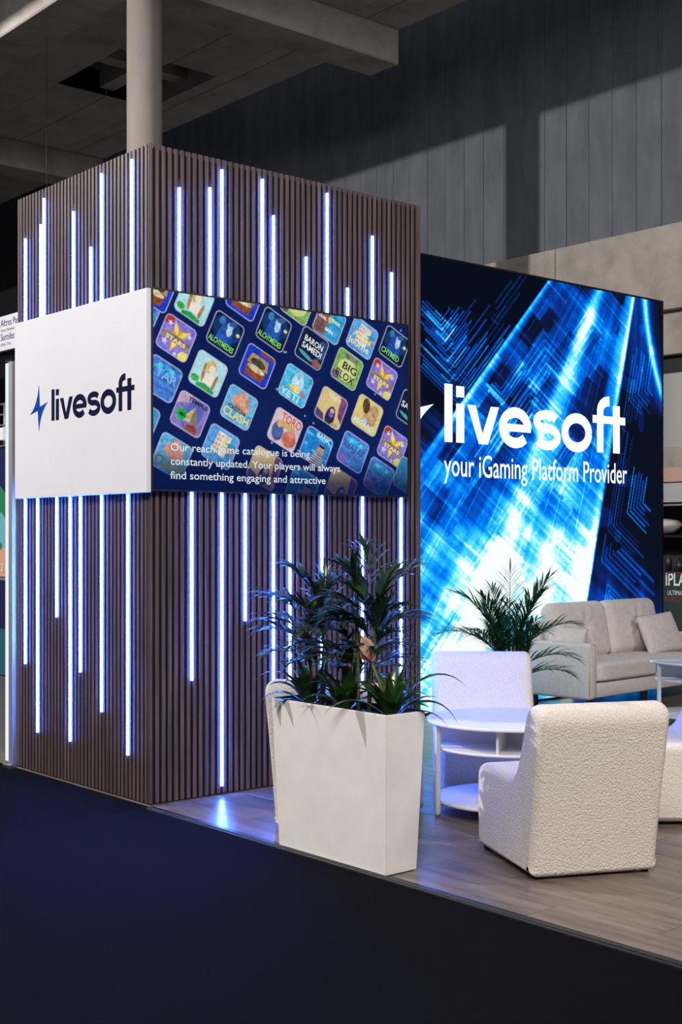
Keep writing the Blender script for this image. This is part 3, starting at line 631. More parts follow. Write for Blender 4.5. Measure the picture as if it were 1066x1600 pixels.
# ------------------------------------------------------------------ furniture
def catmull(P_, n=5, closed=False):
    out = []; m = len(P_)
    rng = range(m) if closed else range(m-1)
    for i in rng:
        g = (lambda k: P_[k % m]) if closed else (lambda k: P_[max(0, min(m-1, k))])
        p0, p1, p2, p3 = (Vector(g(k)) for k in (i-1, i, i+1, i+2))
        for j in range(n):
            t = j/n; out.append(0.5*((2*p1)+(-p0+p2)*t+(2*p0-5*p1+4*p2-p3)*t*t+(-p0+3*p1-3*p2+p3)*t**3))
    if not closed: out.append(Vector(P_[-1]))
    return out
def chair_mesh():
    upper = [(0.0, 0.03), (-0.020, 0.15), (-0.070, 0.42), (-0.122, 0.68), (-0.137, 0.765), (-0.120, 0.815), (-0.075, 0.838), (-0.02, 0.838), (0.035, 0.812), (0.066, 0.765),
             (0.108, 0.66), (0.158, 0.545), (0.195, 0.492), (0.245, 0.468), (0.34, 0.466), (0.48, 0.468), (0.60, 0.464), (0.655, 0.450), (0.685, 0.415), (0.692, 0.36), (0.692, 0.2), (0.688, 0.03)]
    up = catmull(upper, 4); nb = 14; Wd = 0.66; Rr = 0.045
    def bottom(hollow):
        if not hollow: return [Vector((0.688-0.688*(i+1)/(nb+1), 0.03)) for i in range(nb)]
        pts = [Vector((0.688, 0.10)), Vector((0.687, 0.20)), Vector((0.68, 0.275))]+[Vector((0.68-0.54*i/6, 0.30)) for i in range(1, 7)]+[Vector((0.138, 0.25)), Vector((0.135, 0.16)), Vector((0.13, 0.08)), Vector((0.125, 0.03)), Vector((0.06, 0.03))]
        return pts
    def inset(poly, d):
        n = len(poly); out = []
        for i in range(n):
            a, b, c = poly[i-1], poly[i], poly[(i+1) % n]; t = (c-a); t = t.normalized() if t.length > 1e-9 else Vector((1, 0))
            out.append(b+Vector((t.y, -t.x))*d)
        return out
    secs = []
    solid = up+bottom(False)
    for k in range(6):
        a = PI/2*k/5; secs.append((Rr*(1-math.sin(a)), inset(solid, Rr*(1-math.cos(PI/2-a)) if False else Rr*(1-math.sin(a)))))
    secs = [(Rr*(1-math.cos(PI/2*k/6)), inset(solid, Rr*(1-math.sin(PI/2*k/6)))) for k in range(7)]
    secs.append((0.075, solid)); hol = up+bottom(True); hol[len(up)-1] = Vector((0.688, 0.05))
    half = secs+[(0.0751, hol), (0.20, hol), (0.33, hol)]
    full = [(w_-Wd/2, p) for w_, p in half]+[(Wd/2-w_, p) for w_, p in reversed(half[:-1])]
    n = len(solid); vs_, fs = [], []
    for x, p in full: vs_ += [(x*(1+0.03*max(0.0, q.y-0.35)), q.x, q.y-0.014) for q in p]
    for k in range(len(full)-1):
        for i in range(n):
            j = (i+1) % n; fs.append((k*n+i, k*n+j, (k+1)*n+j, (k+1)*n+i))
    fs.append(tuple(range(n))); fs.append(tuple(range((len(full)-1)*n+n-1, (len(full)-1)*n-1, -1)))
    bm = bmesh.new(); bv = [bm.verts.new(v) for v in vs_]
    for f in fs: bm.faces.new([bv[i] for i in f])
    me = bpy.data.meshes.new('upholstery'); bmesh.ops.recalc_face_normals(bm, faces=bm.faces); bm.to_mesh(me); bm.free()
    me.materials.append(MATS['boucle']); me.polygons.foreach_set('use_smooth', [True]*len(me.polygons)); return me
me_ch = chair_mesh()
def foot_mesh():
    bm = bmesh.new(); bmesh.ops.create_cone(bm, cap_ends=True, segments=14, radius1=0.018, radius2=0.022, depth=0.020)
    for v in bm.verts: v.co.z += 0.010
    me = bpy.data.meshes.new('foot'); bm.to_mesh(me); bm.free(); me.materials.append(MATS['black_plastic']); return me
me_ft = foot_mesh()
def chair(loc, fwd, label):
    """origin at the middle of the back's foot; local +y is the way the chair faces"""
    rz = math.atan2(fwd[1], fwd[0])-PI/2
    t = thing('lounge_chair', label, 'chair', (loc[0], loc[1], 0), rz, 'bouclé lounge chairs around the round table')
    o = bpy.data.objects.new('upholstery', me_ch); C.objects.link(o); o.parent = t
    for x in (-0.285, 0.285):
        for y in (0.045, 0.64):
            f = bpy.data.objects.new('foot', me_ft); C.objects.link(f); f.parent = t; f.location = (x, y, 0)
    return t
chair((0.733, -2.742), (0.43, 0.903), 'cream bouclé armless chair in the foreground with its back to the viewer')
chair((2.255, -0.583), (-0.65, -0.76), 'cream bouclé chair facing the viewer from behind the round table')
chair((0.362, -1.235), (0.875, 0.484), 'cream bouclé chair standing between the planter and the slatted tower')
chair((2.40, -2.33), (-0.76, 0.65), 'cream bouclé chair cut off by the right edge of the picture')

def round_table(loc, rz, label):
    t = thing('round_table', label, 'table', (loc[0], loc[1], 0), rz, 'round white tables with shelves')
    def disc(name, r, z, th): return lathe(name, [(r-0.003, z-th), (r, z-th+0.003), (r, z-0.003), (r-0.003, z)], 'white_lacquer', t, 72)
    disc('table_top', 0.47, 0.545, 0.018); disc('shelf', 0.42, 0.395, 0.016); disc('shelf', 0.42, 0.088, 0.018)
    for a in (198, 318, 78):
        x, y = 0.437*math.cos(math.radians(a)), 0.437*math.sin(math.radians(a))
        lg = bm_obj('leg', box_bm(-0.014, 0.014, -0.014, 0.014, 0.012, 0.527, bevel=0.003), 'white_lacquer', t, loc=(x, y, 0)); lg.rotation_euler = (0, 0, math.radians(a))
        ft = lathe('foot', [(0.013, 0.0), (0.015, 0.014)], 'aluminium_dull', lg, 14)
    for a in (255, 165):
        dv = bm_obj('divider', box_bm(-0.40 if a == 255 else 0.008, 0.40, -0.007, 0.007, 0.395, 0.527), 'white_lacquer', t); dv.rotation_euler = (0, 0, math.radians(a))
    dv = bm_obj('divider', box_bm(-0.40, -0.008, -0.007, 0.007, 0.395, 0.527), 'white_lacquer', t); dv.rotation_euler = (0, 0, math.radians(165))
    return t
cam_rz = -math.radians(40.54)
round_table((1.51, -1.486), cam_rz, 'white round table with two shelves between the bouclé chairs')
round_table((5.48, -0.16), cam_rz, 'white round table at the right edge in front of the sofa')

def cushion_mesh(name, hx, hy, hz, r, bulge, n=14, dimple=None):
    bm = bmesh.new(); bmesh.ops.create_cube(bm, size=2.0); bmesh.ops.subdivide_edges(bm, edges=bm.edges[:], cuts=n, use_grid_fill=True)
    H = (hx, hy, hz)
    for v in bm.verts:
        p = v.co.copy(); q = Vector([p[i]*H[i] for i in range(3)]); inn = Vector([max(-(H[i]-r), min(H[i]-r, q[i])) for i in range(3)])
        d = q-inn
        if d.length > 1e-6: q = inn+d.normalized()*min(r, d.length)
        q.y += bulge*(1-p.x**2)*(1-p.z**2)*(1 if p.y > 0 else -1 if p.y < 0 else 0)
        if dimple and p.y < -0.5:
            for (bx, bz) in dimple:
                dx, dz = p.x-bx, p.z-bz; rr = math.hypot(dx*hx, dz*hz); an = math.atan2(dz, dx)
                q.y += 0.045*math.exp(-(rr/0.06)**2)+0.010*math.cos(an*9)*math.exp(-((rr-0.11)/0.09)**2)
        v.co = q
    me = bpy.data.meshes.new(name); bmesh.ops.recalc_face_normals(bm, faces=bm.faces); bm.to_mesh(me); bm.free()
    me.materials.append(MATS['sofa_velvet']); me.polygons.foreach_set('use_smooth', [True]*len(me.polygons)); return me
def place(name, me, parent, loc, rot=(0, 0, 0)):
    o = bpy.data.objects.new(name, me); C.objects.link(o); o.parent = parent; o.location = loc; o.rotation_euler = rot; return o
SL, SD = 2.05, 0.76
sf = thing('sofa', 'beige velvet two-seat sofa with tufted back cushions in front of the lightbox wall', 'sofa', (5.17, 0.83, 0), math.radians(4.0))
# local: x along the front, y to the back, origin at front left foot
bm_obj('base_frame', box_bm(0.06, SL-0.06, 0.02, SD-0.02, 0.13, 0.27, bevel=0.012, seg=2), 'sofa_velvet', sf, True)
place('seat_cushion', cushion_mesh('seat_cushion', (SL-0.22)/2, 0.085, (SD-0.18)/2, 0.035, 0.018, 12), sf, (SL/2, 0.275, 0.36), (-PI/2, 0, 0))
for x0 in (0.0, SL-0.115):
    a = bm_obj('arm', box_bm(x0, x0+0.115, -0.005, SD, 0.12, 0.635, bevel=0.035, seg=4), 'sofa_velvet', sf, True)
    v, f = tube_mesh([([(x0+0.006, 0.0, 0.16), (x0+0.006, -0.004, 0.60), (x0+0.035, -0.004, 0.630), (x0+0.08, -0.004, 0.630), (x0+0.109, -0.004, 0.60), (x0+0.109, 0.0, 0.16)], 0.005)], 6)
    mesh_obj('piping', v, f, 'sofa_velvet', a, True)
bm_obj('back_frame', box_bm(0.10, SL-0.10, SD-0.12, SD-0.01, 0.2, 0.80, bevel=0.03, seg=3), 'sofa_velvet', sf, True)
cw = (SL-0.24)/2
me_bc = cushion_mesh('back_cushion', cw/2-0.002, 0.095, 0.275, 0.092, 0.035, 26, [(0.0, 0.05)])
for k in range(2):
    c_ = place('back_cushion', me_bc, sf, (0.12+cw*(k+0.5), SD-0.215, 0.705), (math.radians(-11), 0, 0))
    bm = bmesh.new(); bmesh.ops.create_icosphere(bm, subdivisions=2, radius=0.014); ob = bm_obj('button', bm, 'sofa_velvet', c_, True); ob.location = (0, -0.080, 0.013); ob.scale = (1, 0.5, 1)
v, f = tube_mesh([([(0.12, 0.008, 0.425), (SL-0.12, 0.008, 0.425)], 0.005), ([(0.12, 0.012, 0.292), (SL-0.12, 0.012, 0.292)], 0.005)], 6); mesh_obj('piping', v, f, 'sofa_velvet', sf, True)
for x in (0.10, SL-0.10, SL/2):
    for yy in (0.07, SD-0.08): bm_obj('leg', box_bm(x-0.022, x+0.022, yy-0.022, yy+0.022, 0.0, 0.135, bevel=0.003), 'black_plastic', sf)
def pillow(loc, rot, label, hx=0.22, hz=0.2, m='sofa_velvet'):
    bm = bmesh.new(); bmesh.ops.create_grid(bm, x_segments=16, y_segments=16, size=1.0)
    top = [v for v in bm.verts]; g = bmesh.ops.duplicate(bm, geom=bm.verts[:]+bm.edges[:]+bm.faces[:]); bot = [e for e in g['geom'] if isinstance(e, bmesh.types.BMVert)]
    for sgn, vv in ((1, top), (-1, bot)):
        for v_ in vv:
            x, z = v_.co.x, v_.co.y; k = ((1-x*x)*(1-z*z))**0.45
            pin = 1-0.10*(1-abs(x*z))*(x*x*z*z*0+1)*(0.5*(x*x+z*z))*(1-0.5*(abs(x)**4*abs(z)**4)*2)
            v_.co = Vector((x*hx*pin, sgn*0.075*k, z*hz*pin))
    bmesh.ops.remove_doubles(bm, verts=bm.verts[:], dist=1e-4)
    o = bm_obj('throw_pillow', bm, m, None, True); o.location = loc; o.rotation_euler = rot
    return tag(o, label, 'pillow', 'throw pillows on the sofa')
R4 = math.radians(4)
def sloc(x, y, z): return (5.17+x*math.cos(R4)-y*math.sin(R4), 0.83+x*math.sin(R4)+y*math.cos(R4), z)
pillow(sloc(0.20, 0.40, 0.60), (math.radians(-12), math.radians(6), R4+math.radians(-62)), 'small beige throw pillow leaning inside the left sofa arm', 0.19, 0.17)
pillow(sloc(1.60, 0.25, 0.64), (math.radians(-22), math.radians(-3), R4-math.radians(4)), 'plump beige throw pillow at the right end of the sofa', 0.30, 0.21)

# ------------------------------------------------------------------ planter and plants
pt = thing('tall_planter', 'tall tapered white planter box at the edge of the wooden floor', 'planter', (0.075, -1.702, 0))
def frustum(bm, bx, by, tx, ty, z0, z1):
    vs_ = [bm.verts.new(p) for p in [(-bx, -by, z0), (bx, -by, z0), (bx, by, z0), (-bx, by, z0), (-tx, -ty, z1), (tx, -ty, z1), (tx, ty, z1), (-tx, ty, z1)]]
    return vs_
bm = bmesh.new(); Z1 = 0.767; hb = (0.1015, 0.409); ht = (0.127, 0.442)
o_ = frustum(bm, hb[0], hb[1], ht[0], ht[1], 0.004, Z1)
i_ = frustum(bm, ht[0]-0.017, ht[1]-0.017, ht[0]-0.009, ht[1]-0.009, Z1-0.12, Z1)
for a in range(4):
    b = (a+1) % 4
    bm.faces.new((o_[a], o_[b], o_[4+b], o_[4+a])); bm.faces.new((i_[b], i_[a], i_[4+a], i_[4+b])); bm.faces.new((o_[4+a], o_[4+b], i_[4+b], i_[4+a]))
bm.faces.new(o_[3::-1]); bm.faces.new(i_[:4])
es = [e for e in bm.edges if (e.verts[0] in o_ and e.verts[1] in o_)]
bmesh.ops.bevel(bm, geom=es, offset=0.003, segments=2, affect='EDGES')
bm_obj('shell', bm, 'planter_white', pt)
bm = bmesh.new(); ls = frustum(bm, ht[0]-0.012, ht[1]-0.012, ht[0]-0.0085, ht[1]-0.0085, Z1-0.05, Z1+0.004); l2 = frustum(bm, ht[0]-0.014, ht[1]-0.014, ht[0]-0.012, ht[1]-0.012, Z1-0.05, Z1+0.004)
for a in range(4):
    b = (a+1) % 4; bm.faces.new((ls[a], ls[b], ls[4+b], ls[4+a])); bm.faces.new((l2[b], l2[a], l2[4+a], l2[4+b])); bm.faces.new((ls[4+a], ls[4+b], l2[4+b], l2[4+a]))
bm_obj('liner', bm, 'black_plastic', pt)
bm = bmesh.new(); bmesh.ops.create_grid(bm, x_segments=10, y_segments=34, size=1.0)
for v_ in bm.verts: v_.co = Vector((v_.co.x*(ht[0]-0.016), v_.co.y*(ht[1]-0.016), Z1-0.035+0.012*random.random()))
so = bm_obj('soil', bm, 'soil', pt); so['kind'] = 'stuff'

def leaf_geo(base, d, L_, wd, droop, fold=0.25, n=8, tip=0.9, side=None, twist=0.0, basew=0.35, curl=0.0):
    """one tapering blade along a drooping arc; returns verts, faces"""
    d = Vector(d).normalized(); base = Vector(base); sidev = Vector(side) if side else d.cross(Vector((0, 0, 1)))
    if sidev.length < 1e-3: sidev = Vector((1, 0, 0))
    sidev.normalize(); vs_, fs = [], []; p = base.copy(); dd = d.copy(); st = L_/n
    for k in range(n+1):
        t = k/n
        wv = wd*0.5*(basew+(1-basew)*math.sin(min(1.0, t/0.45)*PI/2))*(1-max(0, (t-tip*0.35)/(1-tip*0.35))**1.6 if t > tip*0.35 else 1)
        s = (sidev-dd*sidev.dot(dd)).normalized(); nn = s.cross(dd)
        s2 = (s*math.cos(twist*t)+nn*math.sin(twist*t)); n2 = s2.cross(dd)
        vs_ += [p-s2*wv+n2*wv*fold, p, p+s2*wv+n2*wv*fold]
        p = p+dd*st; dd = (dd+Vector((0, 0, -1))*droop/n*(0.4+1.5*t)).normalized()
    for k in range(n):
        a = k*3; fs += [(a, a+1, a+4, a+3), (a+1, a+2, a+5, a+4)]
    return vs_, fs
def merge(lst):
    V, F_ = [], []
    for v, f in lst:
        b = len(V); V += list(v); F_ += [tuple(i+b for i in q) for q in f]
    return V, F_
def frond_geo(base, d, L_, nl, ll, lw, droop, ldroop=0.7, start=0.2, ang=42, rr=0.004):
    """pinnate frond: rachis plus paired leaflets"""
    d = Vector(d).normalized(); pts = [Vector(base)]; dirs = [d.copy()]; dd = d.copy(); n = 12
    for k in range(n):
        pts.append(pts[-1]+dd*L_/n); dd = (dd+Vector((0, 0, -1))*droop/n*(0.3+1.4*k/n)).normalized(); dirs.append(dd.copy())
    out = [tube_mesh([(pts, [rr*(1-0.75*k/n) for k in range(n+1)])], 5)]
    for i in range(nl):
        t = start+(1-start)*(i+0.5)/nl; k = min(n-1, int(t*n)); fr = t*n-k; p = pts[k].lerp(pts[k+1], fr); dr = dirs[k]
        s = dr.cross(Vector((0, 0, 1))); s = s.normalized() if s.length > 1e-3 else Vector((1, 0, 0)); upv = s.cross(dr)
        for sg_ in (-1, 1):
            a = math.radians(ang*(1.15-0.6*t)+random.uniform(-9, 9)); q = dr*math.cos(a)+s*sg_*math.sin(a)+upv*random.uniform(0.02, 0.28)
            l_ = ll*(0.55+0.75*math.sin(PI*min(1, 0.25+0.7*t)))*random.uniform(0.82, 1.12)*(0.85 if t > 0.85 else 1)
            out.append(leaf_geo(p, q, l_, lw*random.uniform(0.8, 1.15), ldroop*random.uniform(0.5, 1.5), 0.3, 6, 0.9, basew=0.45))
    a = dirs[-1]; out.append(leaf_geo(pts[-1], a, ll*0.7, lw*0.9, ldroop, 0.3, 6))
    return merge(out)
def azel(az, el): a, e = math.radians(az), math.radians(el); return (math.cos(a)*math.cos(e), math.sin(a)*math.cos(e), math.sin(e))

# image right is -40.5 deg in azimuth, image left 139.5, towards the viewer -130.5
RZ = -40.54
def bamboo_palm(loc, h, label, fr, seed, nst=3):
    random.seed(seed); t = thing('bamboo_palm', label, 'palm', loc, 0, 'palms in the tall planter')
    for k in range(nst):
        a = 2*PI*k/nst; x, y = 0.03*math.cos(a), 0.045*math.sin(a); hh = h*(0.62+0.2*k/nst)
        tube('stem', [(x, y, -0.03), (x*1.2, y*1.1, hh*0.4), (x*1.7+0.008, y*1.5, hh*0.75), (x*1.9, y*1.9, hh)], [0.008, 0.008, 0.007, 0.005], 'stem_green', t)
    for (z, rel, el, L_, nl, ll, lw, dr) in fr+[(z*random.uniform(.7, 1.0), rel+random.uniform(-70, 70), el+random.uniform(-15, 15), L_*random.uniform(.7, 1.0), nl, ll, lw, dr) for (z, rel, el, L_, nl, ll, lw, dr) in fr]:
        lw *= 1.6; nl += 1
        k = random.randrange(nst); a = 2*PI*k/nst; x, y = 0.045*math.cos(a), 0.06*math.sin(a)
        v, f = frond_geo((x, y, z), azel(RZ+rel, el), L_, nl, ll, lw, dr, 0.9, 0.30, 46, 0.0035); mesh_obj('frond', v, f, 'leaf_dark', t, True)
    return t
FR1 = [(0.46, 175, 62, .30, 6, .17, .020, .9), (0.42, 150, 40, .30, 6, .17, .020, .8), (0.40, 30, 66, .26, 6, .16, .020, .8), (0.38, 200, 50, .28, 6, .16, .020, 1.0), (0.30, 172, 35, .26, 6, .16, .019, 1.0),
       (0.44, 95, 78, .22, 5, .15, .018, .5), (0.30, 40, 45, .24, 6, .15, .018, 1.0), (0.26, 230, 35, .22, 6, .15, .018, 1.0), (0.22, 165, 28, .22, 6, .14, .017, 1.0), (0.34, 300, 55, .22, 6, .14, .017, 1.0), (0.2, 350, 40, .2, 5, .13, .016, 1.0)]
FR2 = [(0.52, 110, 76, .30, 7, .15, .018, .8), (0.54, 160, 58, .26, 6, .16, .020, .9), (0.50, 12, 52, .30, 6, .17, .020, .7), (0.46, 25, 66, .26, 6, .16, .020, .6), (0.46, 178, 40, .27, 6, .16, .019, 1.1), (0.36, 5, 40, .27, 6, .16, .018, 1.0),
       (0.36, 190, 45, .26, 6, .15, .018, 1.1), (0.26, 0, 30, .26, 6, .16, .017, .9), (0.26, 185, 30, .24, 6, .15, .017, 1.0), (0.40, 260, 58, .2, 5, .14, .018, 1.0), (0.3, 230, 45, .22, 6, .14, .017, 1.0), (0.3, 310, 45, .22, 6, .14, .017, 1.0), (0.18, 20, 22, .24, 5, .14, .015, .8), (0.2, 150, 40, .2, 5, .13, .016, 1.0)]
bamboo_palm((0.085, -1.485, 0.745), 0.56, 'shorter dark green palm at the left of the tall white planter', FR1, 11)
bamboo_palm((0.085, -1.83, 0.745), 0.66, 'taller dark green palm right of centre in the tall white planter', FR2, 23, 4)

def bromeliad(loc, leaves, label, seed, flower=None):
    random.seed(seed); t = thing('bromeliad', label, 'plant', loc, 0, 'strap-leaved plants in the tall planter')
    for rel, el, L_, wd, dr in leaves+[(random.uniform(0, 360), random.uniform(42, 80), random.uniform(.17, .29), random.uniform(.034, .048), random.uniform(1.0, 2.2)) for _ in range(15)]:
        if 205 < rel % 360 < 335: el = max(el, 60); dr *= 0.6; L_ *= 0.9
        a = azel(RZ+rel, el); v, f = leaf_geo((a[0]*0.012, a[1]*0.012, -0.01), a, L_*1.2, wd*1.3, dr, 0.32, 12, 1.2, basew=0.62, twist=random.uniform(-0.3, 0.3)); mesh_obj('leaf', v, f, 'leaf_strap', t, True)
    if flower: bract(t, *flower)
    return t
def bract(t, top, base, mat, size):
    b, e = Vector(base), Vector(top); tube('flower_stalk', [b, b.lerp(e, 0.5)+Vector((0, 0, 0.01)), e], [0.008, 0.008, 0.007], 'stem_green', t)
    d = (e-b).normalized(); fl_ = thing('flower_head', None, None); fl_.parent = t; fl_.location = e
    for k in range(11):
        ring = k//4; a = k*2.4; out = d.orthogonal().normalized(); out = Matrix.Rotation(a, 3, d) @ out; sp = [0.75, 0.42, 0.12][ring]
        v, f = leaf_geo(d*(0.012*ring), d+out*sp, size*(0.85+0.12*ring), size*0.52, -0.25, 0.5, 6, 1.0, side=tuple(d.cross(out)), basew=0.5); mesh_obj('petal', v, f, mat, fl_, True)
ZP = 0.735
bromeliad((0.07, -2.04, ZP), [(0, 62, .40, .036, 2.4), (8, 40, .34, .034, 2.6), (-4, 28, .25, .030, 1.8), (12, 72, .24, .050, 1.6), (170, 62, .26, .050, 2.2), (178, 40, .30, .046, 1.9), (200, 70, .20, .05, 1.2), (230, 45, .22, .046, 2.0), (270, 50, .15, .046, 2.2), (300, 40, .15, .044, 2.4), (330, 60, .2, .044, 2.2), (100, 65, .2, .042, 1.6), (60, 55, .24, .040, 2.0), (150, 78, .22, .046, 1.0)],
          'strap-leaved plant with a pale pink flower at the right end of the planter', 31, ((-0.085, 0.045, 0.275), (0.0, 0.01, 0.02), 'petal', 0.10))
bromeliad((0.07, -1.42, ZP), [(180, 66, .34, .034, 2.9), (176, 42, .27, .040, 2.4), (184, 58, .22, .046, 1.8), (168, 75, .26, .036, 2.0), (200, 35, .18, .040, 2.0), (20, 60, .22, .042, 1.8), (10, 40, .22, .040, 2.0), (240, 55, .18, .042, 2.2), (290, 50, .18, .042, 2.0), (100, 70, .22, .040, 1.4), (130, 60, .22, .038, 2.0), (330, 72, .2, .042, 1.2)],
          'strap-leaved plant at the left end of the planter arching over its rim', 37, ((-0.02, 0.0, 0.33), (0.02, -0.03, 0.02), 'petal_dry', 0.06))
bromeliad((0.06, -1.72, ZP), [(180, 66, .24, .044, 2.2), (170, 48, .22, .040, 2.0), (0, 60, .22, .044, 2.2), (15, 45, .22, .040, 2.2), (250, 50, .17, .046, 2.4), (290, 55, .16, .046, 2.4), (215, 60, .2, .042, 2.0), (90, 75, .22, .044, 1.4), (40, 72, .24, .044, 1.4), (140, 68, .24, .044, 1.4), (325, 50, .18, .040, 2.2)],
          'strap-leaved plant in the middle of the planter under the palms', 41, ((0.02, -0.06, 0.32), (0.0, 0.0, 0.02), 'petal_dry', 0.055))
random.seed(5)
sp = thing('spider_plant', 'small tuft of thin bright green leaves at the front of the planter', 'plant', (0.0, -1.60, ZP))
for rel, el, L_ in [(175, 38, .16), (195, 22, .14), (160, 55, .15), (10, 20, .13), (330, 35, .12), (230, 30, .10), (260, 60, .12), (30, 50, .14)]:
    v, f = leaf_geo((0, 0, 0), azel(RZ+rel, el), L_, 0.012, 1.0, 0.3, 8); mesh_obj('leaf', v, f, 'leaf_strap', sp, True)

# areca palm in front of the lightbox
random.seed(17)
ap = thing('areca_palm', 'feathery green palm silhouetted against the glowing blue wall', 'palm', (3.41, 0.21, 0))
lathe('pot', [(0.11, 0.0), (0.135, 0.02), (0.16, 0.30), (0.165, 0.31), (0.15, 0.31), (0.145, 0.26)], 'black_plastic', ap, 36)
for k in range(9):
    a = 2*PI*k/9; x, y = 0.05*math.cos(a), 0.05*math.sin(a); tube('stem', [(x, y, 0.24), (x*1.3, y*1.3, 0.55), (x*1.9, y*1.9, 0.85)], [0.012, 0.010, 0.006], 'stem_green', ap)
for z, rel, el, L_, nl, ll, lw, dr in [(.78, 160, 62, .55, 13, .17, .013, 1.3), (.80, 20, 66, .55, 13, .19, .014, .7), (.82, 80, 80, .50, 13, .18, .014, .5), (.70, 175, 42, .50, 13, .17, .013, 1.3), (.70, 5, 48, .52, 13, .18, .013, 1.3), (.80, 120, 72, .42, 12, .16, .013, .8),
      (.60, 0, 32, .45, 11, .18, .014, 1.2), (.60, 182, 30, .40, 11, .16, .013, 1.2), (.72, 260, 68, .45, 12, .17, .013, 1.0), (.66, 300, 52, .45, 12, .17, .014, 1.2), (.66, 220, 52, .45, 12, .16, .013, 1.2), (.52, 345, 28, .40, 10, .17, .014, 1.1), (.52, 195, 35, .30, 9, .15, .012, 1.2),
      (.78, 340, 70, .45, 12, .17, .013, .9), (.75, 200, 72, .45, 12, .16, .013, .9), (.62, 60, 55, .4, 11, .16, .013, 1.2), (.62, 130, 50, .4, 11, .16, .013, 1.2)]+[(random.uniform(.45, .7), random.uniform(0, 360), random.uniform(62, 85), random.uniform(.3, .45), 9, .15, .014, random.uniform(.5, 1.0)) for _ in range(14)]:
    a = math.radians(RZ+rel); v, f = frond_geo((0.05*math.cos(a), 0.05*math.sin(a), z-0.03), azel(RZ+rel, el), L_*1.08, nl+4, ll*1.15, lw*1.2, dr, 0.8, 0.22, 50, 0.006); mesh_obj('frond', v, f, 'leaf_areca', ap, True)

# ------------------------------------------------------------------ edge-lit panel beside the tower, far left
ep = thing('edge_lit_panel', 'slim freestanding light panel seen edge-on behind the tower', 'light panel', (0.0, 1.80, 0))
box('frame_profile', (-0.03, 0.9, -0.062, -0.005, 0.03, 2.85), 'aluminium_dull', ep, bevel=0.004)
box('light_face', (-0.028, 0.9, -0.004, 0.045, 0.05, 2.84), 'led_white', ep)
box('cap', (-0.032, 0.9, -0.062, 0.046, 2.85, 2.862), 'black_plastic', ep)
box('clip', (-0.05, 0.02, 0.03, 0.095, 2.30, 2.39), 'white_lacquer', ep, bevel=0.004)
box('foot', (-0.05, 0.2, -0.06, 0.05, 0.0, 0.03), 'aluminium', ep, bevel=0.003)
ep.location.z = -0.016

# hanging direction sign
ds = thing('direction_sign', 'white hanging direction sign with dark blue text at far left', 'sign', (3.1, 8.2, 3.92))
box('board', (0, 0.06, -2.2, 1.6, 0, 0.43), 'sign_white', ds, bevel=0.004)
for body, s, z, yy, wd, m in [('Altres Pavellons', .125, .30, .19, .78, 'sign_blue_print'), ('Otros Pabellones / Other Halls', .05, .235, .19, .75, 'sign_grey_print'), ('Sortides', .125, .125, .19, .37, 'sign_blue_print'), ('Salidas / Exits', .05, .06, .19, .28, 'sign_grey_print')]:
    put_text('lettering', body, s, (-0.003, yy, z), (0, -1, 0), (0, 0, 1), m, ds, width=wd)
for yy in (-0.95, 1.3): tube('hanger', [(0.03, yy, 0.42), (0.03, yy, 4.05)], 0.004, 'black_metal', ds)
# neighbouring booth at the far left
nb_ = thing('neighbour_booth', 'dark blue booth counter with a colourful card game graphic at far left', 'booth', (2.65, 7.6, -0.016))
box('counter', (0, 0.9, -1.6, 2.4, 0, 1.14), 'booth_navy', nb_, bevel=0.005)
box('teal_panel', (-0.012, 0.0, -0.9, 0.8, 0.02, 0.55), 'booth_teal', nb_)
box('graphic_wall', (0.02, 0.12, -1.6, 2.4, 1.14, 2.66), 'booth_navy', nb_)
box('counter_edge', (-0.01, 0.05, -1.6, 2.4, 1.12, 1.15), 'aluminium_dull', nb_)
def card(y0, y1, z0, z1, rot, mat, d):
    bm = box_bm(-0.006, 0.006, -(y1-y0)/2, (y1-y0)/2, -(z1-z0)/2, (z1-z0)/2, bevel=0.003); o = bm_obj('graphic_shape', bm, mat, nb_); o.location = (d, (y0+y1)/2, (z0+z1)/2); o.rotation_euler = (math.radians(rot), 0, 0)
card(-0.35, 0.15, 1.55, 2.15, 35, 'card_green', 0.012); card(-0.7, 0.05, 1.16, 1.55, 0, 'card_peach', 0.014); card(-0.5, 0.0, 1.5, 1.8, 35, 'card_teal', 0.010); card(0.12, 0.7, 1.3, 1.8, 20, 'card_green', 0.012)
put_text('numeral', '5', 0.34, (-0.002, -0.02, 1.72), (0, -1, 0.5), (0, 0.5, 1), 'white_print', nb_)
put_text('numeral', '2', 0.14, (-0.002, -0.14, 1.22), (0, -1, 0), (0, 0, 1), 'white_print', nb_)
# steel grating on the gallery behind, and dark racks
gr = thing('steel_grating', 'pale steel grating rail above the neighbouring booth at far left', 'grating', (4.2, 11.0, 2.9))
for k in range(9): tube('bar', [(0, -1.8+0.45*k, 0), (0, -1.8+0.45*k, 0.62)], 0.016, 'aluminium_dull', gr)
for k in range(5): tube('rail', [(0, -1.9, 0.15*k+0.01), (0, 1.9, 0.15*k+0.01)], 0.014, 'aluminium_dull', gr)
rk = thing('pipe_rack', 'dark rack of ducts high on the hall wall at far left', 'rack', (3.6, 16.5, 4.7))
for k in range(4): box('shelf', (0, 1.2, -3.2, 3.2, 0.6*k, 0.6*k+0.08), 'black_metal', rk)
for k in range(6): box('post', (0.0, 0.08, -3.2+1.25*k, -3.1+1.25*k, -4.7, 2.2), 'black_metal', rk)
for k in range(10): box('duct', (0.3, 1.0, -3.0+0.63*k, -2.5+0.63*k, 0.68, 1.05), 'dark_hall', rk, bevel=0.03)

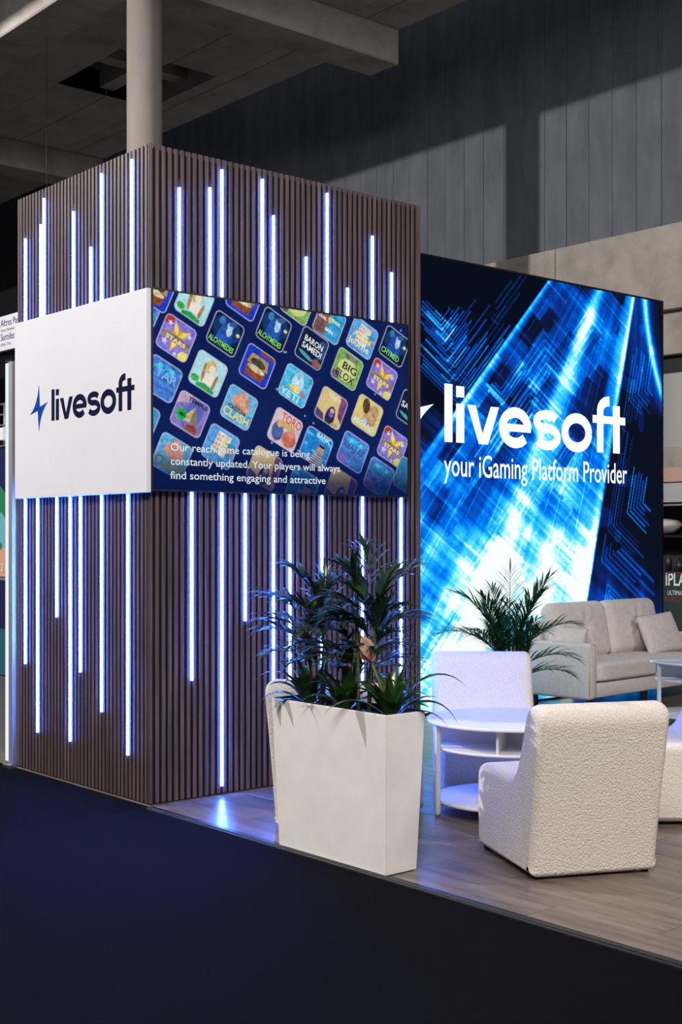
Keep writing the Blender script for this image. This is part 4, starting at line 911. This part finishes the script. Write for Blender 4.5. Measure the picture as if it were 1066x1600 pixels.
# ------------------------------------------------------------------ neighbouring bar at the far right
br = thing('bar_unit', 'dark bar shelving with copper fascia at the right edge', 'shelving', (8.3, 2.1, -0.016))
box('copper_fascia', (0.0, 0.06, -1.6, 1.6, 2.25, 2.42), 'copper', br, bevel=0.004)
box('hood', (0.03, 0.5, -1.6, 1.6, 2.02, 2.25), 'aluminium_dull', br)
box('back', (0.5, 0.55, -1.6, 1.6, 0.0, 2.42), 'dark_hall', br)
for z in (1.98, 1.62): box('shelf', (0.02, 0.5, -1.6, 1.6, z, z+0.025), 'black_metal', br)
box('shelf_edge', (0.012, 0.022, -1.6, 1.6, 1.98, 1.998), 'aluminium', br)
box('counter', (0.05, 0.5, -1.6, 1.6, 0, 1.22), 'dark_green', br, bevel=0.005)
bw = lathe('serving_bowl', [(0.05, 0), (0.16, 0.03), (0.24, 0.10), (0.245, 0.13), (0.20, 0.17), (0.06, 0.19)], 'ceramic', None, 40, (8.52, 2.45, 1.63)); tag(bw, 'pale round lidded bowl on the bar shelf at the right edge', 'bowl')
for k, (yy, h_) in enumerate([(2.15, .16), (2.30, .22), (2.42, .14), (2.55, .19)]):
    o = lathe('bottle', [(0.035, 0), (0.037, h_*0.6), (0.014, h_*0.75), (0.014, h_)], 'black_plastic', None, 16, (8.46, yy, 1.206)); tag(o, ['rightmost', 'third from left', 'second from left', 'leftmost'][k]+' small dark bottle on the counter above the green poster', 'bottle', 'bottles on the bar counter')
po = thing('poster', 'dark green poster with white capitals and a red line on the bar front', 'poster', (8.335, 2.0, 0.70))
box('board', (-0.012, 0.012, -1.0, 0.75, -0.45, 0.512), 'dark_green', po, bevel=0.003)
put_text('lettering', 'IPLAY', 0.20, (-0.015, 0.25, 0.354), (0, -1, 0), (0, 0, 1), 'white_print', po, width=0.36, bold=0.003)
put_text('lettering', 'ULTIMATE', 0.075, (-0.015, 0.22, 0.245), (0, -1, 0), (0, 0, 1), 'white_print', po, width=0.25)
put_text('lettering', 'BUS-PROVIDER', 0.065, (-0.015, 0.26, 0.175), (0, -1, 0), (0, 0, 1), 'red_print', po, width=0.34)
v, f = tube_mesh([([(-0.015, 0.26-0.035*k, 0.47+0.03*math.sin(k/9*PI)) for k in range(10)], 0.005)], 6); mesh_obj('red_line', v, f, 'red_print', po, True)
